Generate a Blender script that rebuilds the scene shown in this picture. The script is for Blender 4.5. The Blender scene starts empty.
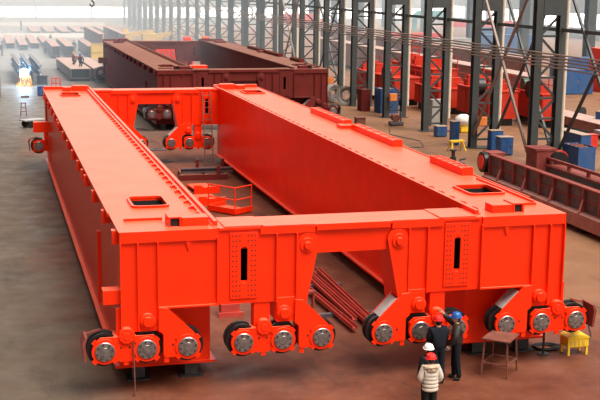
import bpy, bmesh, math, random
from mathutils import Vector, Matrix, Euler
random.seed(7)
PI = math.pi
S = bpy.context.scene
COL = S.collection

# ------------------------------------------------------------------ materials
def mat(name, col, rough=0.5, metal=0.0, var=0.12, scale=3.0, dirt=None, dirt_amt=0.0, dirt_scale=1.5, bump=0.0, spec=0.5, emit=0.0, emit_col=None):
    m = bpy.data.materials.new(name); m.use_nodes = True
    nt = m.node_tree; N = nt.nodes; L = nt.links
    b = N['Principled BSDF']
    b.inputs['Roughness'].default_value = rough
    b.inputs['Metallic'].default_value = metal
    b.inputs['Specular IOR Level'].default_value = spec
    tc = N.new('ShaderNodeTexCoord')
    nz = N.new('ShaderNodeTexNoise'); nz.inputs['Scale'].default_value = scale; nz.inputs['Detail'].default_value = 5
    L.new(tc.outputs['Object'], nz.inputs['Vector'])
    r = N.new('ShaderNodeValToRGB')
    c = Vector(col)
    r.color_ramp.elements[0].position = 0.3; r.color_ramp.elements[1].position = 0.7
    r.color_ramp.elements[0].color = (*(c * (1 - var)), 1); r.color_ramp.elements[1].color = (*(c * (1 + var)), 1)
    L.new(nz.outputs['Fac'], r.inputs['Fac'])
    out = r.outputs['Color']
    if dirt is not None:
        n2 = N.new('ShaderNodeTexNoise'); n2.inputs['Scale'].default_value = dirt_scale; n2.inputs['Detail'].default_value = 8; n2.inputs['Roughness'].default_value = 0.65
        L.new(tc.outputs['Object'], n2.inputs['Vector'])
        r2 = N.new('ShaderNodeValToRGB')
        r2.color_ramp.elements[0].position = 0.45; r2.color_ramp.elements[1].position = 0.7
        r2.color_ramp.elements[0].color = (0, 0, 0, 1); r2.color_ramp.elements[1].color = (dirt_amt,) * 3 + (1,)
        L.new(n2.outputs['Fac'], r2.inputs['Fac'])
        mx = N.new('ShaderNodeMix'); mx.data_type = 'RGBA'
        L.new(r2.outputs['Color'], mx.inputs['Factor'])
        L.new(out, mx.inputs['A']); mx.inputs['B'].default_value = (*dirt, 1)
        out = mx.outputs['Result']
    L.new(out, b.inputs['Base Color'])
    if bump > 0:
        n3 = N.new('ShaderNodeTexNoise'); n3.inputs['Scale'].default_value = scale * 6; n3.inputs['Detail'].default_value = 3
        L.new(tc.outputs['Object'], n3.inputs['Vector'])
        bp = N.new('ShaderNodeBump'); bp.inputs['Strength'].default_value = bump; bp.inputs['Distance'].default_value = 0.02
        L.new(n3.outputs['Fac'], bp.inputs['Height']); L.new(bp.outputs['Normal'], b.inputs['Normal'])
    if emit > 0:
        b.inputs['Emission Color'].default_value = (*(emit_col or col), 1)
        b.inputs['Emission Strength'].default_value = emit
    return m

M = {}
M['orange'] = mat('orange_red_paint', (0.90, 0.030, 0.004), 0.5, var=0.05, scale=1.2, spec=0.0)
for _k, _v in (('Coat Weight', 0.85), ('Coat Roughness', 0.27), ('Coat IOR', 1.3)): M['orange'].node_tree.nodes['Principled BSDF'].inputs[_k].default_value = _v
M['orange2'] = mat('sun_faded_orange_paint', (0.52, 0.030, 0.012), 0.55, var=0.15, scale=1.5, dirt=(0.22, 0.05, 0.03), dirt_amt=0.5, spec=0.2)
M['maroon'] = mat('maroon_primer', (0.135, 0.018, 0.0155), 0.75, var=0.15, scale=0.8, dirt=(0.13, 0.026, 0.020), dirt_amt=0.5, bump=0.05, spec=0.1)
M['maroon2'] = mat('worn_maroon_primer', (0.23, 0.042, 0.032), 0.55, var=0.2, scale=1.5, dirt=(0.3, 0.085, 0.07), dirt_amt=0.5, bump=0.05, spec=0.3)
M['bare'] = mat('bare_mill_steel', (0.085, 0.08, 0.088), 0.5, var=0.35, scale=3, dirt=(0.16, 0.05, 0.045), dirt_amt=0.6)
M['black'] = mat('black_void_paint', (0.006, 0.005, 0.005), 0.7)
M['tyre'] = mat('dark_wheel_steel', (0.018, 0.016, 0.016), 0.38, 0.3)
M['steel'] = mat('machined_steel', (0.33, 0.31, 0.30), 0.32, 0.85, var=0.3, scale=9)
M['steeld'] = mat('dark_bolt_steel', (0.05, 0.045, 0.045), 0.5, 0.5)
M['cover'] = mat('pale_grey_plate', (0.45, 0.42, 0.40), 0.6, var=0.2)
M['rust'] = mat('rusty_brown_steel', (0.17, 0.052, 0.032), 0.7, var=0.3, scale=4)
M['rustpink'] = mat('dusty_red_primer', (0.34, 0.15, 0.125), 0.6, var=0.15, scale=2, dirt=(0.2, 0.07, 0.05), dirt_amt=0.4)
M['column'] = mat('dark_grey_green_column_paint', (0.046, 0.052, 0.052), 0.5, var=0.18, scale=2)
M['pipe'] = mat('cream_downpipe', (0.62, 0.55, 0.44), 0.5, var=0.1)
M['bus'] = mat('brown_conductor_tube', (0.23, 0.155, 0.125), 0.5, var=0.15)
M['blue'] = mat('blue_cabinet_paint', (0.018, 0.085, 0.25), 0.45, var=0.15, dirt=(0.08, 0.09, 0.11), dirt_amt=0.5)
M['bluetop'] = mat('dusty_cabinet_top', (0.36, 0.26, 0.2), 0.7, var=0.2)
M['yellow'] = mat('yellow_paint', (0.80, 0.50, 0.015), 0.45, var=0.1)
M['yellow2'] = mat('dull_yellow_paint', (0.62, 0.40, 0.07), 0.5, var=0.15)
M['orangebox'] = mat('orange_box_paint', (0.7, 0.2, 0.04), 0.5)
M['navy'] = mat('navy_work_cloth', (0.006, 0.008, 0.014), 0.85, var=0.3, scale=12, bump=0.2, spec=0.25)
M['dark'] = mat('dark_work_cloth', (0.016, 0.014, 0.013), 0.8, var=0.3, scale=12, bump=0.2, spec=0.25)
M['brownj'] = mat('dark_brown_leather_jacket', (0.022, 0.017, 0.014), 0.5, var=0.4, scale=10, bump=0.3)
M['whitej'] = mat('cream_puffy_jacket_cloth', (0.60, 0.52, 0.44), 0.75, var=0.12, scale=9, bump=0.3)
M['fur'] = mat('beige_fur', (0.56, 0.42, 0.30), 0.95, var=0.3, scale=30, bump=0.6)
M['skin'] = mat('skin', (0.55, 0.30, 0.21), 0.6, var=0.05)
M['hair'] = mat('black_hair', (0.01, 0.009, 0.008), 0.6)
M['hred'] = mat('red_helmet_plastic', (0.72, 0.02, 0.015), 0.28, var=0.03)
M['hblue'] = mat('blue_helmet_plastic', (0.01, 0.10, 0.36), 0.28, var=0.03)
M['hwhite'] = mat('white_helmet_plastic', (0.80, 0.79, 0.76), 0.3, var=0.03)
M['hyellow'] = mat('yellow_helmet_plastic', (0.8, 0.45, 0.03), 0.3, var=0.03)
M['glove'] = mat('white_cotton_glove', (0.7, 0.66, 0.6), 0.9)
M['workblue'] = mat('blue_grey_overalls', (0.05, 0.075, 0.12), 0.9, var=0.2, scale=8)
M['walldark'] = mat('dark_cladding', (0.12, 0.115, 0.11), 0.7, var=0.06, scale=0.3)
M['wall'] = mat('pale_cladding', (0.44, 0.47, 0.50), 0.7, var=0.06, scale=0.3)
M['glass'] = mat('frosted_window_glass', (0.9, 0.93, 0.95), 0.4, emit=5.0, emit_col=(0.96, 0.98, 1.0))
M['cable'] = mat('black_rubber_cable', (0.012, 0.011, 0.011), 0.6)
M['wire'] = mat('grey_steel_wire', (0.38, 0.34, 0.31), 0.6, var=0.4, scale=20)
M['sack'] = mat('white_woven_sack', (0.62, 0.58, 0.54), 0.85, var=0.15, scale=6, bump=0.4)
M['concrete'] = mat('grey_concrete', (0.33, 0.31, 0.28), 0.85, var=0.15, bump=0.2)
M['beampale'] = mat('pale_pinkish_beam_steel', (0.42, 0.27, 0.23), 0.6, var=0.15, scale=1)  # paler tone for the upper plates and flanges of the beams
M['plategrey'] = mat('grey_steel_plate', (0.36, 0.35, 0.34), 0.5, var=0.2, scale=1)
M['joist'] = mat('dull_joist_steel', (0.17, 0.15, 0.145), 0.6, var=0.2)
M['white'] = mat('floor_glint_white', (0.85, 0.85, 0.83), 0.5, var=0.05)
M['teal'] = mat('teal_paint', (0.08, 0.36, 0.38), 0.5)
M['green'] = mat('dark_green_motor_paint', (0.02, 0.08, 0.055), 0.45)
M['redpaint'] = mat('signal_red_paint', (0.66, 0.03, 0.015), 0.45)
M['arc'] = mat('welding_arc_glow', (0.8, 0.93, 1.0), 0.5, emit=90, emit_col=(0.62, 0.86, 1.0))
M['spark'] = mat('hot_spark', (1.0, 0.5, 0.15), 0.5, emit=3.0, emit_col=(1.0, 0.32, 0.08))

def paint_lit_tops(m, col, amt):
    # strong overhead light painted into upward faces as a paler tone, patchy
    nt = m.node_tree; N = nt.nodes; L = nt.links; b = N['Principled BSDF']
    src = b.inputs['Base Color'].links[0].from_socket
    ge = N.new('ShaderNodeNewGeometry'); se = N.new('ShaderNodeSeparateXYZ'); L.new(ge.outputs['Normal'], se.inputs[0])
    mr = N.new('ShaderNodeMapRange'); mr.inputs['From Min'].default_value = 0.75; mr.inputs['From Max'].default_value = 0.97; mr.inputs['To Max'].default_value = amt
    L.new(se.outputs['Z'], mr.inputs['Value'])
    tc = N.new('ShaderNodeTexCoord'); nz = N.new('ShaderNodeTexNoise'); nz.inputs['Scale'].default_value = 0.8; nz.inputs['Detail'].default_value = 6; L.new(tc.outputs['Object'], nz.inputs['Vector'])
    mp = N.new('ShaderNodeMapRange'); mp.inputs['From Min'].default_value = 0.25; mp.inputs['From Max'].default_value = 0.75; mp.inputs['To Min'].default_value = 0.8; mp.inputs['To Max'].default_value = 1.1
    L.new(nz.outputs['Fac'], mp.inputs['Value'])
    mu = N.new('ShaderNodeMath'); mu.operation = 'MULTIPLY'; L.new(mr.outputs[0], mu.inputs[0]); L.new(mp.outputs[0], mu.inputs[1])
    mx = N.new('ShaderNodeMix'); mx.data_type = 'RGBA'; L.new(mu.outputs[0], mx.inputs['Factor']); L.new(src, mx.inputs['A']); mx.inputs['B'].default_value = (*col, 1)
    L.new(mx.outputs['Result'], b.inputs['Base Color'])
paint_lit_tops(M['orange'], (0.85, 0.27, 0.15), 0.43)
paint_lit_tops(M['maroon'], (0.25, 0.13, 0.095), 0.7)

def floor_material():
    m = bpy.data.materials.new('workshop_floor'); m.use_nodes = True
    nt = m.node_tree; N = nt.nodes; L = nt.links
    b = N['Principled BSDF']
    tc = N.new('ShaderNodeTexCoord')
    sep = N.new('ShaderNodeSeparateXYZ'); L.new(tc.outputs['Object'], sep.inputs[0])
    def noise(scale, detail=6, rough=0.6, stretch=None):
        n = N.new('ShaderNodeTexNoise'); n.inputs['Scale'].default_value = scale; n.inputs['Detail'].default_value = detail; n.inputs['Roughness'].default_value = rough
        if stretch:
            mp = N.new('ShaderNodeMapping'); mp.inputs['Scale'].default_value = stretch
            L.new(tc.outputs['Object'], mp.inputs[0]); L.new(mp.outputs[0], n.inputs['Vector'])
        else: L.new(tc.outputs['Object'], n.inputs['Vector'])
        return n.outputs['Fac']
    def ramp(f, p0, p1, c0=(0, 0, 0), c1=(1, 1, 1)):
        r = N.new('ShaderNodeValToRGB'); r.color_ramp.elements[0].position = p0; r.color_ramp.elements[1].position = p1
        r.color_ramp.elements[0].color = (*c0, 1); r.color_ramp.elements[1].color = (*c1, 1)
        L.new(f, r.inputs['Fac']); return r.outputs['Color']
    def math_(op, a, bb):
        n = N.new('ShaderNodeMath'); n.operation = op
        for i, v in enumerate((a, bb)):
            if isinstance(v, (int, float)): n.inputs[i].default_value = v
            else: L.new(v, n.inputs[i])
        return n.outputs[0]
    def mapr(v, a, c):
        n = N.new('ShaderNodeMapRange'); n.interpolation_type = 'SMOOTHSTEP'
        n.inputs['From Min'].default_value = a; n.inputs['From Max'].default_value = c
        L.new(v, n.inputs['Value']); return n.outputs[0]
    def mix(f, a, c):
        n = N.new('ShaderNodeMix'); n.data_type = 'RGBA'
        L.new(f, n.inputs['Factor']) if not isinstance(f, float) else None
        for k, v in (('A', a), ('B', c)):
            if isinstance(v, tuple): n.inputs[k].default_value = (*v, 1)
            else: L.new(v, n.inputs[k])
        return n.outputs['Result']
    n1 = noise(0.35, 8)
    grey = ramp(n1, 0.3, 0.7, FLOOR_GREY0, FLOOR_GREY1)
    red = ramp(noise(0.7, 8, 0.7), 0.32, 0.68, FLOOR_RED0, FLOOR_RED1)
    tan = ramp(noise(0.4, 7), 0.3, 0.7, FLOOR_TAN0, FLOOR_TAN1)
    wob = math_('MULTIPLY', math_('SUBTRACT', noise(0.18, 4), 0.5), 7.0)
    xx = math_('ADD', sep.outputs['X'], wob); yy = math_('ADD', sep.outputs['Y'], wob)
    # red mixes primer dust with the frames' painted-in reflection, bare tan screed in the next bay
    right = mapr(xx, 15.5, 20.5)
    base = mix(right, red, tan)
    back = mapr(yy, 66.0, 90.0)
    base = mix(back, base, mix(right, mix(mapr(yy, 120.0, 160.0), (0.14, 0.11, 0.09), (0.27, 0.26, 0.25)), tan))  # distant haze and window sheen painted in as a paler floor
    left = mapr(math_('MULTIPLY', xx, -1.0), -4.2, -1.4)
    base = mix(left, base, mix(mapr(yy, 70.0, 100.0), grey, mix(mapr(yy, 110.0, 150.0), (0.17, 0.155, 0.14), (0.27, 0.26, 0.25))))  # left floor pales far off too, brightness put into the colour
    # scuffs and pale spots
    sp = ramp(noise(1.4, 9, 0.75), 0.63, 0.74)
    spf = math_('MULTIPLY', sp, 0.5)
    base = mix(spf, base, (0.13, 0.09, 0.075))
    dk = math_('MULTIPLY', ramp(noise(0.55, 8, 0.7, (1, 0.35, 1)), 0.54, 0.70), 0.6)
    base = mix(dk, base, (0.016, 0.011, 0.009))
    L.new(base, b.inputs['Base Color'])
    L.new(ramp(noise(0.9, 6), 0.3, 0.7, (0.42,) * 3, (0.7,) * 3), b.inputs['Roughness'])
    b.inputs['Specular IOR Level'].default_value = 0.2
    bp = N.new('ShaderNodeBump'); bp.inputs['Strength'].default_value = 0.15; bp.inputs['Distance'].default_value = 0.02
    L.new(noise(5, 4), bp.inputs['Height']); L.new(bp.outputs['Normal'], b.inputs['Normal'])
    return m
FLOOR_GREY0, FLOOR_GREY1 = (0.072, 0.049, 0.033), (0.115, 0.080, 0.056)
FLOOR_RED0, FLOOR_RED1 = (0.098, 0.027, 0.014), (0.185, 0.062, 0.034)
FLOOR_TAN0, FLOOR_TAN1 = (0.19, 0.088, 0.046), (0.26, 0.13, 0.07)
M['floor'] = floor_material()

# ------------------------------------------------------------------ mesh builder
class MB:
    def __init__(s): s.v = []; s.f = []; s.m = []; s.sm = []; s.mi = 0
    def _f(s, idx, smooth=False): s.f.append(idx); s.m.append(s.mi); s.sm.append(smooth)
    def box(s, x0, x1, y0, y1, z0, z1):
        b = len(s.v)
        s.v += [(x, y, z) for z in (z0, z1) for y in (y0, y1) for x in (x0, x1)]
        for q in ((0, 2, 3, 1), (4, 5, 7, 6), (0, 1, 5, 4), (2, 6, 7, 3), (0, 4, 6, 2), (1, 3, 7, 5)): s._f([b + i for i in q])
        return s
    def prism(s, poly, a0, a1, axis='y', inner=None):
        def P(p, a):
            return (p[0], a, p[1]) if axis == 'y' else ((a, p[0], p[1]) if axis == 'x' else (p[0], p[1], a))
        n = len(poly); b = len(s.v)
        s.v += [P(p, a0) for p in poly] + [P(p, a1) for p in poly]
        for i in range(n): j = (i + 1) % n; s._f([b + i, b + j, b + n + j, b + n + i])
        if inner is None:
            s._f([b + i for i in range(n)]); s._f([b + n + i for i in range(n - 1, -1, -1)])
        else:
            c = len(s.v); s.v += [P(p, a0) for p in inner] + [P(p, a1) for p in inner]
            for i in range(n):
                j = (i + 1) % n
                s._f([c + j, c + i, c + n + i, c + n + j])
                s._f([b + i, b + j, c + j, c + i]); s._f([b + n + j, b + n + i, c + n + i, c + n + j])
        return s
    def cyl(s, p0, p1, r0, r1=None, n=14, caps=True):
        r1 = r0 if r1 is None else r1
        p0 = Vector(p0); p1 = Vector(p1); d = (p1 - p0).normalized()
        a = Vector((0, 0, 1)) if abs(d.z) < 0.9 else Vector((1, 0, 0))
        u = d.cross(a).normalized(); w = d.cross(u)
        b = len(s.v)
        for p, r in ((p0, r0), (p1, r1)):
            for i in range(n):
                t = 2 * PI * i / n; s.v.append(tuple(p + (u * math.cos(t) + w * math.sin(t)) * r))
        for i in range(n): j = (i + 1) % n; s._f([b + i, b + j, b + n + j, b + n + i], True)
        if caps: s._f([b + i for i in range(n - 1, -1, -1)]); s._f([b + n + i for i in range(n)])
        return s
    def tube(s, pts, r, n=8):
        for a, b in zip(pts[:-1], pts[1:]): s.cyl(a, b, r, n=n)
        return s
    def bar(s, p0, p1, w, h, up=(0, 0, 1)):
        p0 = Vector(p0); p1 = Vector(p1); d = (p1 - p0).normalized(); up = Vector(up)
        if abs(d.dot(up)) > 0.95: up = Vector((0, 1, 0))
        a = d.cross(up).normalized(); c = a.cross(d)
        b = len(s.v)
        for p in (p0, p1):
            for i, j in ((-1, -1), (1, -1), (1, 1), (-1, 1)): s.v.append(tuple(p + a * (w / 2 * i) + c * (h / 2 * j)))
        for q in ((0, 3, 2, 1), (4, 5, 6, 7), (0, 1, 5, 4), (1, 2, 6, 5), (2, 3, 7, 6), (3, 0, 4, 7)): s._f([b + i for i in q])
        return s
    def lathe(s, prof, o=(0, 0, 0), d=(0, 0, 1), n=20):
        o = Vector(o); d = Vector(d).normalized(); a = Vector((0, 0, 1)) if abs(d.z) < 0.9 else Vector((1, 0, 0))
        u = d.cross(a).normalized(); w = d.cross(u); b = len(s.v)
        for r, t in prof:
            for i in range(n):
                q = 2 * PI * i / n; s.v.append(tuple(o + d * t + (u * math.cos(q) + w * math.sin(q)) * max(r, 1e-4)))
        for k in range(len(prof) - 1):
            for i in range(n):
                j = (i + 1) % n; s._f([b + k * n + i, b + k * n + j, b + (k + 1) * n + j, b + (k + 1) * n + i], True)
        s._f([b + i for i in range(n - 1, -1, -1)]); e = b + (len(prof) - 1) * n; s._f([e + i for i in range(n)])
        return s
    def blob(s, c, r, n=12, m=8, jit=0.0):
        b = len(s.v); R = r if isinstance(r, tuple) else (r, r, r)
        for k in range(1, m):
            t = PI * k / m
            for i in range(n):
                q = 2 * PI * i / n; g = 1 + random.uniform(-jit, jit)
                s.v.append((c[0] + R[0] * math.sin(t) * math.cos(q) * g, c[1] + R[1] * math.sin(t) * math.sin(q) * g, c[2] + R[2] * math.cos(t) * g))
        top = len(s.v); s.v.append((c[0], c[1], c[2] + R[2])); s.v.append((c[0], c[1], c[2] - R[2]))
        for k in range(m - 2):
            for i in range(n): j = (i + 1) % n; s._f([b + k * n + i, b + (k + 1) * n + i, b + (k + 1) * n + j, b + k * n + j], True)
        for i in range(n):
            j = (i + 1) % n; s._f([top, b + i, b + j], True); e = b + (m - 2) * n; s._f([top + 1, e + j, e + i], True)
        return s
    def build(s, name, mats, parent=None, bevel=0.0, loc=None):
        me = bpy.data.meshes.new(name); me.from_pydata(s.v, [], s.f)
        for m in (mats if isinstance(mats, (list, tuple)) else [mats]): me.materials.append(M[m] if isinstance(m, str) else m)
        me.polygons.foreach_set('material_index', s.m); me.polygons.foreach_set('use_smooth', s.sm)
        bm = bmesh.new(); bm.from_mesh(me); bmesh.ops.recalc_face_normals(bm, faces=bm.faces); bm.to_mesh(me); bm.free()
        me.update()
        if any(s.sm): me.set_sharp_from_angle(angle=math.radians(38))
        o = bpy.data.objects.new(name, me); COL.objects.link(o)
        if parent: o.parent = parent
        if loc: o.location = loc
        if bevel:
            b = o.modifiers.new('bevel', 'BEVEL'); b.width = bevel; b.segments = 2; b.limit_method = 'ANGLE'
        return o

def tag(o, label, cat, group=None):
    o['label'] = label; o['category'] = cat
    if group: o['group'] = group
    return o
def thing(name, loc, label, cat, group=None, rz=0.0):
    o = bpy.data.objects.new(name, None); COL.objects.link(o); o.location = loc; o.rotation_euler = (0, 0, rz)
    o.empty_display_size = 0.2
    return tag(o, label, cat, group)
def struct(o): o['kind'] = 'structure'; return o
def copy_tree(o, parent=None):
    c = o.copy(); COL.objects.link(c)
    if parent: c.parent = parent
    for ch in KIDS.get(o.name, [x for x in bpy.data.objects if x.parent == o]): copy_tree(ch, c)
    return c
KIDS = {}
def remember(o):
    ks = [x for x in bpy.data.objects if x.parent == o]; KIDS[o.name] = ks
    for k in ks: remember(k)

def rrect(cx, cy, w, h, r, n=5):
    pts = []
    for sx, sy, a0 in ((1, 1, 0), (-1, 1, 90), (-1, -1, 180), (1, -1, 270)):
        for k in range(n + 1):
            a = math.radians(a0 + 90 * k / n)
            pts.append((cx + sx * (w / 2 - r) + r * math.cos(a), cy + sy * (h / 2 - r) + r * math.sin(a)))
    return pts

# ------------------------------------------------------------------ the big frames
GW, GL, C0 = 12.10, 38.2, 6.05          # width, length, centre line
def main_girder(root, paint, side):
    """side -1 = left girder, +1 = right girder, mirrored about the centre line"""
    fx = (lambda u: u) if side < 0 else (lambda u: GW - u)
    def bx(mb, u0, u1, *r): a, b = sorted((fx(u0), fx(u1))); mb.box(a, b, *r)
    hu0, hu1 = (0.72, 1.66) if side < 0 else (0.42, 1.5)
    hatches = [(hu0, hu1, 2.95, 4.35), (hu0, hu1, 34.0, 35.5)]
    g = MB()
    bx(g, 0.06, 0.10, 0.95, 37.3, 0.44, 4.14); bx(g, 2.40, 2.44, 0.95, 37.3, 0.44, 4.14)
    bx(g, 0.10, 2.40, 0.95, 1.0, 0.44, 2.2); bx(g, 0.10, 2.40, 37.25, 37.3, 0.44, 4.14)
    bx(g, -0.06, 2.58, 0.9, 37.3, 0.38, 0.44)
    # top plate with two manholes left open
    T0, T1 = 4.14, 4.2
    bx(g, -0.02, hu0, 0.0, GL, T0, T1); bx(g, hu1, 2.5, 0.0, GL, T0, T1)
    y = 0.0
    for h in hatches: bx(g, hu0, hu1, y, h[2], T0, T1); y = h[3]
    bx(g, hu0, hu1, y, GL, T0, T1)
    gd = g.build('main_girder', paint, root)
    for h in hatches:
        cx, cy, w, l = fx((h[0] + h[1]) / 2), (h[2] + h[3]) / 2, h[1] - h[0], h[3] - h[2]
        MB().prism(rrect(cx, cy, w + 0.10, l + 0.12, 0.2), 4.2, 4.27, 'z', inner=rrect(cx, cy, w - 0.02, l - 0.02, 0.17)).build('manhole_rim', paint, gd)
        w_ = MB(); t = 0.02
        w_.box(cx - w / 2 - t, cx - w / 2, cy - l / 2, cy + l / 2, 3.2, 4.14).box(cx + w / 2, cx + w / 2 + t, cy - l / 2, cy + l / 2, 3.2, 4.14)
        w_.box(cx - w / 2, cx + w / 2, cy - l / 2 - t, cy - l / 2, 3.2, 4.14).box(cx - w / 2, cx + w / 2, cy + l / 2, cy + l / 2 + t, 3.2, 4.14)
        w_.box(cx - w / 2, cx + w / 2, cy - l / 2, cy + l / 2, 3.18, 3.2)
        w_.build('manhole_shaft', 'black', gd)
    r = MB(); bx(r, 2.30, 2.36, 0.55, 37.6, 4.2, 4.27); bx(r, 2.42, 2.52, 0.3, 37.9, 4.2, 4.32); bx(r, 2.36, 2.42, 0.3, 37.9, 4.2, 4.23)
    r.build('crane_rail', paint, gd, 0.0)
    c0 = None
    for k in range(44):
        if c0 is None:
            c = MB(); bx(c, 2.17, 2.30, -0.06, 0.06, 0, 0.06); bx(c, 2.23, 2.30, -0.08, 0.08, 0.06, 0.09); c0 = c.build('rail_clip', paint, gd); o = c0
        else:
            o = c0.copy(); COL.objects.link(o); o.parent = gd
        o.location = (0, 0.95 + k * 0.83, 4.2)
    for v in (0.62, 3.27, 6.32, 9.17, 10.32, 12.22, 14.82, 17.47, 20.17, 23.2, 24.3, 26.6, 29.2, 31.8, 34.6, 36.4):
        t = MB(); bx(t, -0.13, 0.06, v - 0.13, v + 0.13, 3.78, 4.13); t.build('side_bracket', paint, gd)
    # blocks and bars on the deck
    o_ = 0.0 if side < 0 else -0.22
    b = MB(); bx(b, 1.62 + o_, 2.3 + 1.4 * o_, 0.35, 0.85, 4.2, 4.42); b.build('deck_block', paint, gd)
    b = MB(); bx(b, 1.28 + o_, 1.32 + o_, 0.35, 1.0, 4.2, 4.42); bx(b, 1.56 + o_, 1.60 + o_, 0.35, 1.0, 4.2, 4.42); bx(b, 1.32 + o_, 1.56 + o_, 0.9, 0.95, 4.2, 4.42); bx(b, 1.28 + o_, 1.6 + o_, 0.35, 1.0, 4.42, 4.45)
    b.mi = 1; bx(b, 1.33 + o_, 1.55 + o_, 0.42, 0.46, 4.205, 4.41); b.build('deck_socket', [paint, 'black'], gd)
    b = MB(); bx(b, 1.5, 2.3, 36.9, 37.5, 4.2, 4.48); b.build('deck_block', paint, gd)
    b = MB(); bx(b, 0.95, 1.4, 36.7, 37.3, 4.2, 4.42); b.build('deck_block', paint, gd)
    b = MB(); bx(b, 0.25, 1.25, 1.25, 1.29, 4.2, 4.27); b.build('deck_bar', paint, gd)
    b = MB(); bx(b, -0.02, 2.5, 37.9, GL, 4.2, 4.36); b.build('end_lip', paint, gd)
    b = MB(); bx(b, -0.06, -0.02, 2.3, GL, 4.12, 4.23); b.build('edge_strip', paint, gd)
    if side < 0:
        b = MB(); bx(b, -0.02, 0.06, 6.0, 6.22, 0.75, 2.95); b.build('side_stiffener', paint, gd)
        b = MB(); bx(b, -0.42, 0.02, 0.05, 0.45, 2.35, 2.71); b.build('stub_bracket', paint, gd)
        b = MB(); bx(b, -0.75, 0.06, 34.9, 35.4, 2.2, 2.75); b.build('stub_bracket', paint, gd)
        b = MB(); bx(b, 0.0, 0.06, 33.5, 33.7, 0.75, 2.2); b.build('side_stiffener', paint, gd)
    else:
        for v0, v1 in ((6.3, 9.2), (13.0, 18.3), (19.4, 24.8)):
            h = 4.44
            b = MB(); bx(b, 0.0, 0.05, v0, v1, 4.2, h); bx(b, 0.33, 0.38, v0, v1, 4.2, h); bx(b, 0.05, 0.33, v0, v0 + .05, 4.2, h); bx(b, 0.05, 0.33, v1 - .05, v1, 4.2, h); bx(b, 0.05, 0.33, v0 + .05, v1 - .05, h - .06, h - .02)
            for k in range(6): bx(b, 0.03, 0.35, v0 + (v1 - v0) * k / 6, v0 + (v1 - v0) * k / 6 + .05, h, h + .03)
            b.build('walkway_box', paint, gd)
        b = MB(); bx(b, 0.1, 0.75, 18.5, 19.2, 4.2, 4.34); b.build('deck_block', paint, gd)
        b = MB(); bx(b, 0.14, 0.2, 1.6, 5.6, 4.2, 4.26); b.build('deck_bar', paint, gd)
    # jacks under the girder
    for v in (1.2, 13, 25, 36.6):
        for u in (0.55, 1.95):
            j = MB(); bx(j, u - 0.3, u + 0.3, v - 0.3, v + 0.3, 0, 0.05); bx(j, u - 0.17, u + 0.17, v - 0.17, v - 0.12, 0.05, 0.37); bx(j, u - 0.17, u + 0.17, v + 0.12, v + 0.17, 0.05, 0.37); bx(j, u - 0.03, u + 0.03, v - 0.12, v + 0.12, 0.05, 0.37)
            j.build('support_stool', 'steeld', root)
    return gd

def arc(cx, cz, r, a0, a1, n=10):
    return [(cx + r * math.cos(math.radians(a0 + (a1 - a0) * k / n)), cz + r * math.sin(math.radians(a0 + (a1 - a0) * k / n))) for k in range(n + 1)]

def wheel_set(parent, paint, x, v, flip):
    w = MB()
    w.lathe([(0.10, 0.08), (0.34, 0.08), (0.36, 0.05), (0.43, 0.05), (0.43, 0.12), (0.385, 0.13), (0.385, 0.33), (0.43, 0.34), (0.43, 0.41), (0.1, 0.41)], (x, v, 1.2), (0, 1, 0), 32)
    w.build('wheel', 'tyre', parent)
    c = MB(); c.lathe([(0.25, -0.02), (0.25, -0.17), (0.235, -0.185), (0.12, -0.185), (0.11, -0.2), (0.05, -0.2)], (x, v, 1.2), (0, 1, 0), 28)
    c.mi = 1
    for k in range(8):
        a = k * PI / 4 + 0.2; px, pz = x + 0.195 * math.cos(a), 1.2 + 0.195 * math.sin(a)
        c.cyl((px, v - 0.18, pz), (px, v - 0.205, pz), 0.024, n=8)
    c.build('bearing_cap', ['steel', 'steeld'], parent)
    h = MB(); h.prism(arc(x, 1.2, 0.325, 0, 360, 27)[:-1], v - 0.15, v - 0.06, 'y', inner=arc(x, 1.2, 0.25, 0, 360, 27)[:-1])
    for a in (45, 135, 225, 315):
        ca, sa = math.cos(math.radians(a)), math.sin(math.radians(a))
        h.bar((x + ca * 0.3, v - 0.12, 1.2 + sa * 0.3), (x + ca * 0.40, v - 0.12, 1.2 + sa * 0.40), 0.13, 0.05, (0, 1, 0))
    h.build('bearing_housing', paint, parent)

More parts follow.
